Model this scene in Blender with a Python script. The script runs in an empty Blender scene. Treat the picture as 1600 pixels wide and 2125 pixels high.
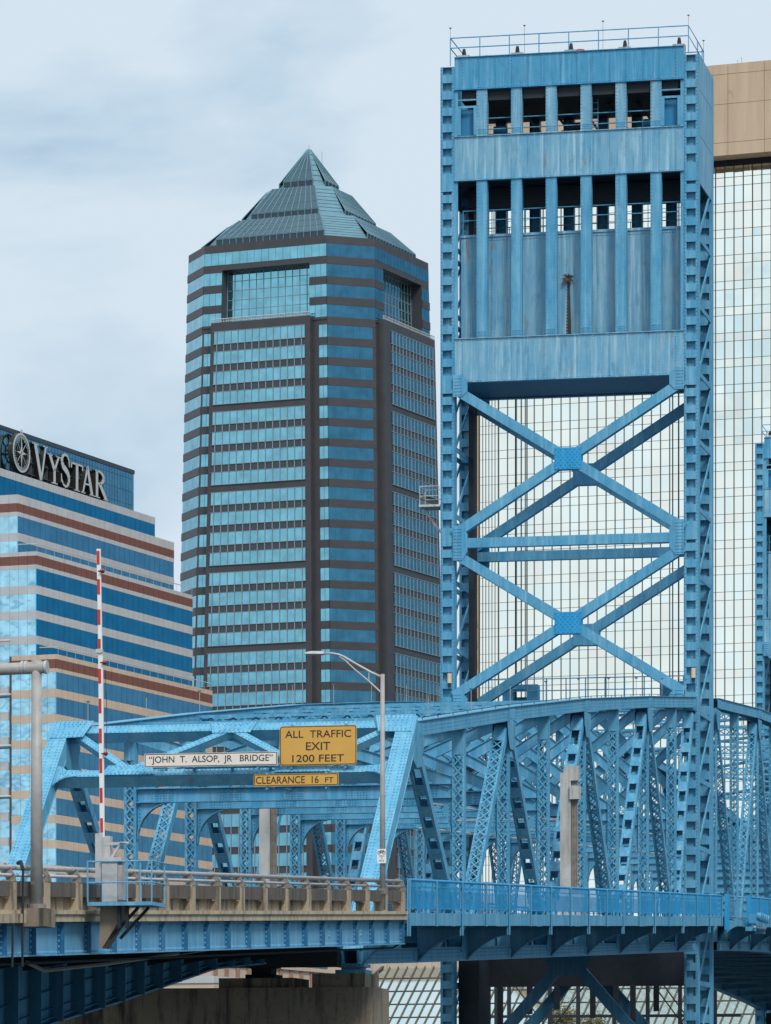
import bpy, math, random
from mathutils import Vector, Matrix
rad = math.radians
R = random.Random(7)
sc = bpy.context.scene

# ---------------------------------------------------------------- camera
ZC = 6.0            # eye height over the river (m)
FPX, HY = 9000.0, 2330.0   # focal length and horizon row for a 1600 px wide picture
cam_d = bpy.data.cameras.new('camera')
cam_d.sensor_fit = 'HORIZONTAL'; cam_d.sensor_width = 36.0
cam_d.lens = FPX / 1600.0 * 36.0
cam_d.shift_y = (HY - 1062.5) / 1600.0
cam_d.clip_start = 1.0; cam_d.clip_end = 60000.0
cam = bpy.data.objects.new('camera', cam_d); sc.collection.objects.link(cam)
cam.location = (0, 0, ZC); cam.rotation_euler = (rad(90), 0, 0)
sc.camera = cam

# ---------------------------------------------------------------- sky and sun
SUN_AZ = rad(180 - 24)       # clockwise from +Y: behind the camera
SUN_EL = rad(46)
world = bpy.data.worlds.new('World'); sc.world = world; world.use_nodes = True
wn, wl = world.node_tree.nodes, world.node_tree.links
wn.clear()
def wnode(t, **k):
    n = wn.new(t)
    for a, b in k.items(): setattr(n, a, b)
    return n
sky = wnode('ShaderNodeTexSky'); sky.sky_type = 'NISHITA'; sky.sun_disc = False
sky.sun_elevation = SUN_EL; sky.sun_rotation = SUN_AZ
sky.air_density = 1.0; sky.dust_density = 1.0; sky.ozone_density = 3.0
tc = wnode('ShaderNodeTexCoord')
mp = wnode('ShaderNodeMapping'); mp.inputs['Scale'].default_value = (1.0, 1.0, 2.2)
mp.inputs['Location'].default_value = (5.5, 2.0, 0.70)
wl.new(tc.outputs['Generated'], mp.inputs['Vector'])
def noise(scale, detail, rough, dist=0.0):
    n = wnode('ShaderNodeTexNoise'); n.inputs['Scale'].default_value = scale
    n.inputs['Detail'].default_value = detail; n.inputs['Roughness'].default_value = rough
    n.inputs['Distortion'].default_value = dist
    wl.new(mp.outputs['Vector'], n.inputs['Vector']); return n
def ramp(src, stops):
    r = wnode('ShaderNodeValToRGB'); e = r.color_ramp.elements
    while len(e) < len(stops): e.new(0.5)
    for el, (p, c) in zip(e, stops):
        el.position = p; el.color = (c[0], c[1], c[2], 1) if isinstance(c, tuple) else (c, c, c, 1)
    wl.new(src, r.inputs['Fac']); return r
n_cov = noise(1.3, 3, 0.5)                 # where the cover breaks open
n_body = noise(6.5, 7, 0.50, 0.25)         # light and grey parts of the clouds
def wmath(op, a, b):
    n = wnode('ShaderNodeMath'); n.operation = op
    for i, q in enumerate((a, b)):
        if isinstance(q, (int, float)): n.inputs[i].default_value = q
        else: wl.new(q, n.inputs[i])
    return n.outputs[0]
def wdot(vec):
    n = wnode('ShaderNodeVectorMath'); n.operation = 'DOT_PRODUCT'; wl.new(tc.outputs['Generated'], n.inputs[0]); n.inputs[1].default_value = vec
    return n.outputs['Value']
# low on the right-hand (east) side the cloud sheet gives way to clear blue air
low = wnode('ShaderNodeMapRange'); low.inputs['From Min'].default_value = 0.22; low.inputs['From Max'].default_value = 0.5
low.inputs['To Min'].default_value = 0.85; low.inputs['To Max'].default_value = 0.0
wl.new(wdot((0.0, 0.0, 1.0)), low.inputs['Value'])
east = wmath('MULTIPLY', wmath('MAXIMUM', wdot((1.0, 0.0, 0.0)), 0.0), low.outputs['Result'])
cover = ramp(wmath('SUBTRACT', n_cov.outputs['Fac'], east), [(0.22, 0.06), (0.40, 0.95)])
body = ramp(n_body.outputs['Fac'], [(0.30, (3.0, 4.4, 5.65)), (0.375, (4.75, 6.05, 7.05)), (0.45, (6.0, 6.95, 7.65))])
# clouds nearer the sun are brighter
_sd = (math.sin(SUN_AZ)*math.cos(SUN_EL), math.cos(SUN_AZ)*math.cos(SUN_EL), math.sin(SUN_EL))
near = ramp(wmath('MULTIPLY_ADD' if False else 'MULTIPLY', wmath('ADD', wdot(_sd), 1.0), 0.5), [(0.45, 1.0), (0.95, 1.0)])
near.color_ramp.elements[0].color = (0.98, 0.98, 1.0, 1); near.color_ramp.elements[1].color = (1.0, 0.985, 0.94, 1)
glow = wnode('ShaderNodeMapRange'); glow.inputs['From Min'].default_value = -0.3; glow.inputs['From Max'].default_value = 0.9
glow.inputs['To Min'].default_value = 1.0; glow.inputs['To Max'].default_value = 1.32
wl.new(wdot(_sd), glow.inputs['Value'])
lit = wnode('ShaderNodeMixRGB'); lit.blend_type = 'MULTIPLY'; lit.inputs['Fac'].default_value = 1.0
wl.new(body.outputs['Color'], lit.inputs['Color1']); wl.new(near.outputs['Color'], lit.inputs['Color2'])
lit2 = wnode('ShaderNodeVectorMath'); lit2.operation = 'SCALE'; wl.new(lit.outputs['Color'], lit2.inputs[0]); wl.new(glow.outputs['Result'], lit2.inputs['Scale'])
air = wnode('ShaderNodeMixRGB'); air.inputs['Fac'].default_value = 0.78; wl.new(sky.outputs['Color'], air.inputs['Color1']); air.inputs['Color2'].default_value = (.2, 1.2, 2.15, 1)
mix = wnode('ShaderNodeMixRGB'); mix.blend_type = 'MIX'
wl.new(cover.outputs['Color'], mix.inputs['Fac'])
wl.new(air.outputs['Color'], mix.inputs['Color1']); wl.new(lit2.outputs['Vector'], mix.inputs['Color2'])
bg = wnode('ShaderNodeBackground'); bg.inputs['Strength'].default_value = 0.078
wl.new(mix.outputs['Color'], bg.inputs['Color'])
wo = wnode('ShaderNodeOutputWorld'); wl.new(bg.outputs['Background'], wo.inputs['Surface'])

sun_d = bpy.data.lights.new('sun', 'SUN'); sun_d.energy = 1.5; sun_d.angle = rad(14)
sun_d.color = (1.0, 0.95, 0.88)
sun = bpy.data.objects.new('sun', sun_d); sc.collection.objects.link(sun)
sdir = Vector((math.sin(SUN_AZ) * math.cos(SUN_EL), math.cos(SUN_AZ) * math.cos(SUN_EL), math.sin(SUN_EL)))
sun.rotation_euler = sdir.to_track_quat('Z', 'Y').to_euler(); sun.location = sdir * 400

vs = sc.view_settings
sc.display_settings.display_device = 'sRGB'
vs.view_transform = 'Standard'; vs.look = 'None'; vs.exposure = 0.6; vs.gamma = 1.0
vs.use_curve_mapping = False
sc.cycles.max_bounces = 6; sc.cycles.diffuse_bounces = 2; sc.cycles.glossy_bounces = 3
sc.cycles.use_denoising = True
sc.render.film_transparent = False

# ---------------------------------------------------------------- helpers
COL = sc.collection
def P(px, py, Y): return Vector(((px - 800) / FPX * Y, Y, ZC + (HY - py) / FPX * Y))

class MB:
    def __init__(s): s.v = []; s.f = []
    def add(s, vs_, fs):
        n = len(s.v); s.v += [tuple(q) for q in vs_]; s.f += [tuple(i + n for i in f) for f in fs]
    BF = [(0,3,2,1),(4,5,6,7),(0,1,5,4),(1,2,6,5),(2,3,7,6),(3,0,4,7)]
    def hexa(s, p8): s.add(p8, MB.BF)
    def box(s, x0, x1, y0, y1, z0, z1):
        s.hexa([(x0,y0,z0),(x1,y0,z0),(x1,y1,z0),(x0,y1,z0),(x0,y0,z1),(x1,y0,z1),(x1,y1,z1),(x0,y1,z1)])
    def obox(s, c, a, b, d):
        c, a, b, d = Vector(c), Vector(a), Vector(b), Vector(d)
        s.hexa([c-a-b-d, c+a-b-d, c+a+b-d, c-a+b-d, c-a-b+d, c+a-b+d, c+a+b+d, c-a+b+d])
    def bar(s, p, q, w, h, side=(1,0,0)):
        # w across 'side', h across the third axis
        p, q = Vector(p), Vector(q); d = q - p
        if d.length < 1e-6: return
        sd = Vector(side); sd = (sd - d * (sd.dot(d) / d.length_squared))
        if sd.length < 1e-5: sd = d.orthogonal()
        sd.normalize(); t = d.normalized().cross(sd)
        s.obox((p+q)/2, d/2, sd*w/2, t*h/2)
    def prism(s, poly, o, ex, ey, n):
        o, ex, ey, n = Vector(o), Vector(ex), Vector(ey), Vector(n)
        k = len(poly); a = [o + ex*x + ey*y for x, y in poly]; b = [p + n for p in a]
        fs = [tuple(range(k))[::-1], tuple(range(k, 2*k))] + [(i, (i+1) % k, k+(i+1) % k, k+i) for i in range(k)]
        s.add(a + b, fs)
    def tube(s, pts, r, n=8, r2=None):
        pts = [Vector(p) for p in pts]; k = len(pts); vs_ = []; rr = []
        for i in range(k): rr.append(r if r2 is None else r + (r2-r)*i/(k-1))
        ref = None
        for i, p in enumerate(pts):
            d = (pts[min(i+1, k-1)] - pts[max(i-1, 0)]).normalized()
            if ref is None: ref = d.orthogonal().normalized()
            ref = (ref - d*ref.dot(d)).normalized(); b = d.cross(ref)
            for j in range(n):
                a = 2*math.pi*j/n; vs_.append(p + (ref*math.cos(a) + b*math.sin(a))*rr[i])
        fs = [(i*n+j, i*n+(j+1) % n, (i+1)*n+(j+1) % n, (i+1)*n+j) for i in range(k-1) for j in range(n)]
        fs += [tuple(range(n))[::-1], tuple((k-1)*n+j for j in range(n))]
        s.add(vs_, fs)
    def rivet(s, p, a, b, n, r=0.018, h=0.012):
        p, a, b, n = Vector(p), Vector(a), Vector(b), Vector(n); r *= 1.75; h *= 2.0
        s.add([p-a*r-b*r, p+a*r-b*r, p+a*r+b*r, p-a*r+b*r, p-a*r*.5-b*r*.5+n*h, p+a*r*.5-b*r*.5+n*h, p+a*r*.5+b*r*.5+n*h, p-a*r*.5+b*r*.5+n*h],
              [(0,1,5,4),(1,2,6,5),(2,3,7,6),(3,0,4,7),(4,5,6,7)])
    def rivrow(s, p, q, step, b, n, r=0.018):
        p, q = Vector(p), Vector(q); d = q-p; k = max(1, int(d.length/step)); a = d.normalized()
        for i in range(k+1): s.rivet(p + d*(i/k), a, Vector(b), Vector(n), r)
    def mesh(s, name, off=(0,0,0), mat=None, smooth=False):
        me = bpy.data.meshes.new(name); ox, oy, oz = off
        me.from_pydata([(x-ox, y-oy, z-oz) for x, y, z in s.v], [], s.f)
        if mat: me.materials.append(mat)
        if smooth: me.polygons.foreach_set('use_smooth', [True]*len(me.polygons))
        me.update(); return me

class Frame:          # local x: rightwards, local y: away, turned clockwise by ang
    def __init__(s, x, y, z, ang): s.o = Vector((x, y, z)); s.ang = ang
    def w(s, p):
        c, n = math.cos(s.ang), math.sin(s.ang)
        return Vector((s.o.x + p[0]*c + p[1]*n, s.o.y - p[0]*n + p[1]*c, s.o.z + p[2]))
WORLD = Frame(0, 0, 0, 0)

class Thing:
    def __init__(s, fr, name, base, label, cat, group=None, kind=None):
        s.fr = fr; s.base = Vector(base)
        o = bpy.data.objects.new(name, None); COL.objects.link(o)
        o.empty_display_size = 0.3
        o.location = fr.w(base); o.rotation_euler = (0, 0, -fr.ang); s.o = o
        o['label'] = label; o['category'] = cat
        if group: o['group'] = group
    def part(s, name, mb, mat, parent=None, label=None, kind=None, smooth=False):
        if not mb.v: return None
        o = bpy.data.objects.new(name, mb.mesh(name, s.base, mat, smooth)); COL.objects.link(o)
        o.parent = parent or s.o
        if label: o['label'] = label
        if kind: o['kind'] = kind
        return o
    def piece(s, name, mesh, loc, parent=None, rot=None):
        o = bpy.data.objects.new(name, mesh); COL.objects.link(o); o.parent = parent or s.o
        o.location = Vector(loc) - s.base
        if rot: o.rotation_euler = rot
        return o
    def pieces(s, name, items, mat, parent=None, limit=300):
        # items: (priority, 8 corner points); the largest become objects, the rest one mesh
        items = sorted(items, key=lambda q: -q[0])
        for _, p8 in items[:limit]:
            c = sum((Vector(q) for q in p8), Vector())/8
            m = MB(); m.hexa(p8)
            o = bpy.data.objects.new(name, m.mesh(name, c, mat)); COL.objects.link(o)
            o.parent = parent or s.o; o.location = c - s.base
        if len(items) > limit:
            m = MB()
            for _, p8 in items[limit:]: m.hexa(p8)
            s.part(name + '_field', m, mat, parent, kind='stuff')

def single(fr, name, mb, mat, base, label, cat, group=None, smooth=False):
    o = bpy.data.objects.new(name, mb.mesh(name, base, mat, smooth)); COL.objects.link(o)
    o.location = fr.w(base); o.rotation_euler = (0, 0, -fr.ang)
    o['label'] = label; o['category'] = cat
    if group: o['group'] = group
    return o
def structure(name, mb, mat):
    o = bpy.data.objects.new(name, mb.mesh(name, (0,0,0), mat)); COL.objects.link(o); o['kind'] = 'structure'; return o

def copy_thing(o, loc, label, group=None):
    def cp(x, par):
        y = x.copy(); COL.objects.link(y); y.parent = par
        for ch in x.children: cp(ch, y)
        return y
    r = cp(o, None); r.location = loc; r['label'] = label
    if group: r['group'] = group
    return r

# ---------------------------------------------------------------- materials
MATS = {}
class NT:
    def __init__(s, name):
        m = bpy.data.materials.new(name); m.use_nodes = True; s.m = m
        s.n, s.l = m.node_tree.nodes, m.node_tree.links
        s.b = s.n['Principled BSDF']; MATS[name] = m
    def new(s, t): return s.n.new(t)
    def pos(s, scale=(1,1,1), obj=False):
        if obj: c = s.new('ShaderNodeTexCoord').outputs['Object']
        else: c = s.new('ShaderNodeNewGeometry').outputs['Position']
        mp_ = s.new('ShaderNodeMapping'); mp_.inputs['Scale'].default_value = scale
        s.l.new(c, mp_.inputs['Vector']); return mp_.outputs['Vector']
    def noise(s, vec, scale, detail=3, rough=.5, dist=0):
        n = s.new('ShaderNodeTexNoise'); n.inputs['Scale'].default_value = scale
        n.inputs['Detail'].default_value = detail; n.inputs['Roughness'].default_value = rough
        n.inputs['Distortion'].default_value = dist
        s.l.new(vec, n.inputs['Vector']); return n.outputs['Fac']
    def ramp(s, src, a, b, lo=0., hi=1.):
        r = s.new('ShaderNodeMapRange'); r.inputs['From Min'].default_value = a; r.inputs['From Max'].default_value = b
        r.inputs['To Min'].default_value = lo; r.inputs['To Max'].default_value = hi; r.clamp = True
        s.l.new(src, r.inputs['Value']); return r.outputs['Result']
    def mix(s, fac, c1, c2, mode='MIX'):
        n = s.new('ShaderNodeMixRGB'); n.blend_type = mode
        for sock, c in ((n.inputs['Fac'], fac), (n.inputs['Color1'], c1), (n.inputs['Color2'], c2)):
            if isinstance(c, (int, float)): sock.default_value = c
            elif isinstance(c, tuple): sock.default_value = (c[0], c[1], c[2], 1)
            else: s.l.new(c, sock)
        return n.outputs['Color']
    def base(s, c):
        if isinstance(c, tuple): s.b.inputs['Base Color'].default_value = (c[0], c[1], c[2], 1)
        else: s.l.new(c, s.b.inputs['Base Color'])
    def set(s, rough=.6, metal=0., spec=.5):
        s.b.inputs['Roughness'].default_value = rough; s.b.inputs['Metallic'].default_value = metal
        s.b.inputs['Specular IOR Level'].default_value = spec
    def bump(s, h, strength=.3, dist=.02):
        b = s.new('ShaderNodeBump'); b.inputs['Strength'].default_value = strength; b.inputs['Distance'].default_value = dist
        s.l.new(h, b.inputs['Height']); s.l.new(b.outputs['Normal'], s.b.inputs['Normal'])
    def math(s, op, a, b):
        n = s.new('ShaderNodeMath'); n.operation = op
        for i, q in enumerate((a, b)):
            if isinstance(q, (int, float)): n.inputs[i].default_value = q
            else: s.l.new(q, n.inputs[i])
        return n.outputs[0]

def paint(name, c, faded, streak=0.3, rust=0.0, rough=.55, chips=.25):
    t = NT(name)
    p = t.pos()
    big = t.ramp(t.noise(t.pos((1.3, 1.3, .6)), 1.0, 6, .68), .35, .7)
    col = t.mix(t.math('MULTIPLY', big, .8), c, faded)
    if streak:
        s1 = t.noise(t.pos((5, 5, .22)), 1.0, 4, .6)
        col = t.mix(t.math('MULTIPLY', t.ramp(s1, .5, .68), streak), col, tuple(min(1, q*1.1+.16) for q in faded))
        s2 = t.noise(t.pos((7, 7, .3)), 1.3, 3, .55)
        col = t.mix(t.math('MULTIPLY', t.ramp(s2, .52, .75), streak*.8), col, tuple(q*.62 for q in c))
    ch = t.noise(p, 9, 5, .7)
    col = t.mix(t.math('MULTIPLY', t.ramp(ch, .60, .70), chips), col, tuple(min(1, q*1.25+.1) for q in faded))
    gr = t.noise(t.pos((3.4, 3.4, 1.1)), 1.0, 6, .7)
    col = t.mix(t.math('MULTIPLY', t.ramp(gr, .52, .72), .5), col, tuple(q*.5 for q in c))
    if rust:
        r1 = t.math('MULTIPLY', t.ramp(t.noise(t.pos((3.2, 3.2, .4)), 1.0, 5, .65), .57, .70), t.ramp(t.noise(p, .9, 3, .6), .50, .62))
        col = t.mix(t.math('MULTIPLY', r1, rust), col, (.23, .12, .05))
    t.base(col); t.set(rough); t.bump(t.noise(p, 30, 3, .6), .12, .01)
    return t.m

BLUE = (.05, .29, .505); FADE = (.15, .405, .57)
M_blue = paint('bridge_blue_paint', BLUE, FADE, .35, .4)
M_bluew = paint('weathered_blue_panel', (.10, .335, .53), (.25, .45, .565), .6, .9)
M_bluetop = paint('streaked_blue_panel', (.035, .27, .49), (.08, .33, .53), .5, .3)
M_bright = paint('fresh_blue_patch', (.01, .29, .60), (.015, .32, .62), .15, .1)
M_screen = paint('blue_mesh_screen', (.007, .185, .40), (.012, .22, .44), .15, 0)
def perforated(src, name, alpha):
    m = src.copy(); m.name = name; b = m.node_tree.nodes['Principled BSDF']; b.inputs['Alpha'].default_value = alpha; return m
M_meshscreen = perforated(M_screen, 'perforated_screen', .40)
M_stiff = paint('stiffener_shade_blue', (.012, .13, .28), (.03, .18, .34), .2, .2)  # darker blue puts the shade on the stiffener sides into the colour
M_girder = paint('approach_girder_paint', (.095, .32, .53), (.17, .40, .56), .35, .4)
M_portal = paint('portal_paint', (.085, .355, .57), (.21, .48, .64), .15, .35, chips=.45)
M_deepblue = paint('shaded_steel_paint', (.025, .15, .28), (.04, .18, .30), .25, .5)  # darker copy of the bridge blue with shade mixed into the colour

def simple(name, c, rough=.6, metal=0., var=.25, scale=3., bumpy=0., spec=.5):
    t = NT(name); p = t.pos()
    f = t.ramp(t.noise(p, scale, 5, .6), .3, .7)
    t.base(t.mix(t.math('MULTIPLY', f, 1.0), tuple(q*(1-var) for q in c), tuple(min(1, q*(1+var)) for q in c)))
    t.set(rough, metal, spec)
    if bumpy: t.bump(t.noise(p, scale*6, 4, .6), bumpy, .02)
    return t.m

def concrete(name, c, dark, amount=.8):
    t = NT(name); p = t.pos()
    col = t.mix(t.ramp(t.noise(p, 1.2, 5, .6), .3, .7), c, tuple(q*.78 for q in c))
    st = t.ramp(t.noise(t.pos((3.0, 3.0, .35)), 1.0, 5, .65), .48, .66)
    col = t.mix(t.math('MULTIPLY', st, amount), col, dark)
    sp = t.ramp(t.noise(p, 6, 5, .7), .55, .72)
    col = t.mix(t.math('MULTIPLY', sp, .5*amount), col, tuple(q*.5 for q in dark))
    t.base(col); t.set(.85); t.bump(t.noise(p, 14, 5, .65), .3, .02); return t.m
M_conc = concrete('parapet_concrete', (.50, .40, .285), (.11, .08, .058), .95)
M_concd = concrete('mould_stained_concrete', (.15, .125, .105), (.045, .04, .036), .9)
M_ledge = concrete('ledge_concrete', (.58, .48, .35), (.20, .14, .09), .75)
M_pier = concrete('pier_concrete', (.30, .24, .18), (.055, .05, .045), 1.0)
M_dark = simple('blue_black_steel', (.012, .019, .028), .7)  # near-black blue for machinery, undersides, ropes and frames
M_brown = simple('dark_brown_cladding', (.035, .024, .02), .6)
M_grey = simple('galvanised_grey', (.36, .35, .34), .5, 0, .15, 4)
M_lgrey = simple('light_grey_paint', (.46, .46, .47), .45, 0, .15, 4)
M_weath = concrete('weathered_grey_steel', (.58, .575, .565), (.27, .22, .19), .6)
M_white = simple('white_enamel', (.80, .80, .79), .4, 0, .05)
M_red = simple('red_reflective', (.55, .028, .02), .35, 0, .1)
M_lens = simple('red_lens', (.28, .012, .012), .15, 0, .1)
M_amber = simple('amber_sign_sheeting', (.66, .36, .07), .4, 0, .06, 1)
M_cream = simple('cream_sign_face', (.80, .72, .66), .45, 0, .05, 1)
M_black = simple('black_lettering', (.02, .018, .016), .5)
M_steelgrey = simple('rail_bracket_grey', (.22, .20, .18), .6, 0, .25, 5)
M_rustst = simple('rust_and_dirt', (.06, .045, .035), .9, 0, .4, 8)
M_lampamber = simple('amber_lamp_glass', (.75, .55, .38), .3, 0, .05)
M_asphalt = simple('road_asphalt', (.05, .05, .05), .9)
M_letter = simple('sign_letter_white', (.47, .51, .53), .45, 0, .05)

def glass(name, c, rough=.03, wavy=.0, wscale=.35, var=.06, vscale=.12):
    t = NT(name); p = t.pos()
    f = t.ramp(t.noise(p, vscale, 2, .5), .3, .7)
    t.base(t.mix(f, tuple(q*(1-var) for q in c), tuple(min(1, q*(1+var)) for q in c)))
    t.set(rough, 1.0)
    if wavy: t.bump(t.noise(p, wscale, 2, .5), wavy, 1.0)
    return t.m
# ================================================================ water and banks
def water_mat():
    t = NT('river_water'); t.base((.03, .055, .06)); t.set(.12, 0, .5)
    t.bump(t.noise(t.pos((.25, .6, 1)), 1.0, 4, .6), .25, .4); return t.m
m = MB(); m.add([(-20000,-3000,0),(20000,-3000,0),(20000,30000,0),(-20000,30000,0)], [(0,1,2,3)])
structure('river_water', m, water_mat())
m = MB(); m.box(-9000, 9000, 395, 25000, -3, 1.6)
structure('city_ground', m, simple('paved_ground', (.22, .21, .20), .9, 0, .2, .2))
m = MB(); m.box(-9000, 9000, 393.6, 395, -3, 2.1)
structure('river_wall', m, concrete('quay_concrete', (.33, .31, .28), (.12, .11, .10), .6))

# ================================================================ the bridge
ANG = math.atan(1946 / 9000)
BR = Frame(-0.947, 129.1, ZC, ANG)       # local x across (right +), y along the road, z over the eye
W = 11.35; PL = 8.05; G = .0443
U_T, U_L0, U_L1 = 74.0, 77.6, 185.6
def zf(u):
    if u <= U_T: return 5.85 + G*u
    if u <= U_T + 115: return 5.85 + G*U_T + G*(u-U_T)*(1-(u-U_T)/115)
    return 5.85 + G*U_T - G*(u-U_T-115)
def interp(tab, x):
    for (a, b), (c, d) in zip(tab, tab[1:]):
        if x <= c: return b + (d-b)*(x-a)/(c-a)
    (a, b), (c, d) = tab[-2:]; return b + (d-b)*(x-a)/(c-a)

def member(t, name, v, p0, p1, w, d, style, mat, trim0=.0, trim1=.0, pieces=True, parent=None, ties=(.7, .7)):
    a = Vector((v, p0[0], p0[1])); b = Vector((v, p1[0], p1[1])); ax = (b-a).normalized()
    a += ax*trim0; b -= ax*trim1; L = (b-a).length
    X = Vector((1,0,0)); n = ax.cross(X).normalized()
    if n.y > 0: n = -n                   # n points to the near (camera) side
    m = MB()
    for s in (-1, 1):
        m.obox((a+b)/2 + X*s*(w/2-.014), ax*L/2, X*.014, n*d/2)
        for e in (-1, 1):
            m.obox((a+b)/2 + X*s*(w/2-.058) + n*e*(d/2-.012), ax*L/2, X*.03, n*.012)
    t0, t1 = ties
    for e in (-1, 1):
        m.obox(a + ax*t0/2 + n*e*(d/2+.012), ax*t0/2, X*(w/2-.02), n*.011)
        m.obox(b - ax*t1/2 + n*e*(d/2+.012), ax*t1/2, X*(w/2-.02), n*.011)
    o = t.part(name, m, mat, parent)
    rv = MB()
    for s in (-1, 1):
        rv.rivrow(a + X*s*(w/2-.06) + n*d/2, b + X*s*(w/2-.06) + n*d/2, .16, X, n, .014)
    lc = MB(); iw = w/2-.05
    if style == 'x':
        pitch = iw*2*1.12; k = max(1, int((L-t0-t1)/pitch)); pitch = (L-t0-t1)/k
        for i in range(k):
            q0 = a + ax*(t0+i*pitch); q1 = a + ax*(t0+(i+1)*pitch)
            for e in (1, -1):
                lc.bar(q0 - X*iw + n*e*(d/2+.01), q1 + X*iw + n*e*(d/2+.01), .046, .012, ax)
                lc.bar(q0 + X*iw + n*e*(d/2+.024), q1 - X*iw + n*e*(d/2+.024), .046, .012, ax)
        t.part('lacing', lc, mat, o, kind='stuff')
    elif style == 'b':
        pitch = .98; k = max(1, int((L-t0-t1)/pitch)); pitch = (L-t0-t1)/k
        pm = MB(); pm.obox((0,0,0), ax*pitch*.24, X*(iw+.02), n*.011); me = pm.mesh('batten_plate', (0,0,0), mat)
        for i in range(1, k):
            c = a + ax*(t0+i*pitch)
            if pieces: t.piece('batten_plate', me, c + n*(d/2+.012), o)
            else: lc.obox(c + n*(d/2+.012), ax*pitch*.24, X*(iw+.02), n*.011)
            lc.obox(c - n*(d/2+.012), ax*pitch*.24, X*(iw+.02), n*.011)
        t.part('rear_battens', lc, mat, o, kind='stuff')
    elif style == 'solid':
        for e in (-1, 1):
            lc.obox((a+b)/2 + n*e*(d/2+.012), ax*L/2, X*(w/2+.02), n*.012)
        rv.v, rv.f = [], []
        for s in (-1, 1):
            for q in (.05, .16): rv.rivrow(a + X*s*(w/2-q) + n*(d/2+.024), b + X*s*(w/2-q) + n*(d/2+.024), .15, X, n, .016)
        t.part('cover_plate', lc, mat, o)
    if pieces: t.part('rivets', rv, mat, o, kind='stuff')
    return o

def gusset(t, v, u, z, pts, mat, parent=None):
    m = MB(); rv = MB()
    for s in (-1, 1):
        m.prism(pts, (v + s*.285 - .012, u, z), (0,1,0), (0,0,1), (.024, 0, 0))
    cx = sum(p[0] for p in pts)/len(pts); cy = sum(p[1] for p in pts)/len(pts)
    for q in (.45, .7, .9):
        for (x0, y0), (x1, y1) in zip(pts, pts[1:]+pts[:1]):
            a = Vector((v+.298, u + cx+(x0-cx)*q, z + cy+(y0-cy)*q)); b = Vector((v+.298, u + cx+(x1-cx)*q, z + cy+(y1-cy)*q))
            rv.rivrow(a, b, .13, (1,0,0), (1,0,0), .0)
    return t.part('gusset_plate', m, mat, parent)

def chord(t, name, v, p0, p1, w, d, mat, rows=3, open_bottom=True):
    a = Vector((v, p0[0], p0[1])); b = Vector((v, p1[0], p1[1])); ax = (b-a).normalized()
    X = Vector((1,0,0)); n = X.cross(ax).normalized()
    if n.z < 0: n = -n
    m = MB(); L = (b-a).length
    for s in (-1, 1): m.obox((a+b)/2 + X*s*(w/2-.02), ax*L/2, X*.02, n*d/2)
    m.obox((a+b)/2 + n*(d/2+.012), ax*L/2, X*(w/2+.05), n*.012)
    for s in (-1, 1): m.obox((a+b)/2 + X*s*(w/2+.012) - n*(d/2-.03), ax*L/2, X*.014, n*.035)
    if open_bottom:
        k = max(1, int(L/.8))
        for i in range(k):
            q = a + ax*L*(i+.5)/k; m.bar(q - X*(w/2-.04) - n*d/2 - ax*.25, q + X*(w/2-.04) - n*d/2 + ax*.25, .06, .012, ax)
    else: m.obox((a+b)/2 - n*(d/2-.005), ax*L/2, X*(w/2-.045), n*.012)
    # splice covers at both ends
    for e, q in ((1, a), (-1, b)):
        m.obox(q + ax*e*.28 + X*(w/2+.011), ax*.28, X*.012, n*(d/2-.075))
    o = t.part(name, m, mat)
    rv = MB()
    for i in range(rows):
        h = d*(-.40 + .80*i/(rows-1))
        rv.rivrow(a + X*(w/2) + n*h, b + X*(w/2) + n*h, .13 if i in (0, rows-1) else .2, n, X, .013)
    for e, q in ((1, a), (-1, b)):
        for j in range(5):
            for i in range(6):
                rv.rivet(q + ax*e*(.06+.1*j) + X*(w/2+.023) + n*d*(-.3+.12*i), ax, n, X, .014)
    t.part('rivets', rv, mat, o, kind='stuff')
    return o

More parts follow.
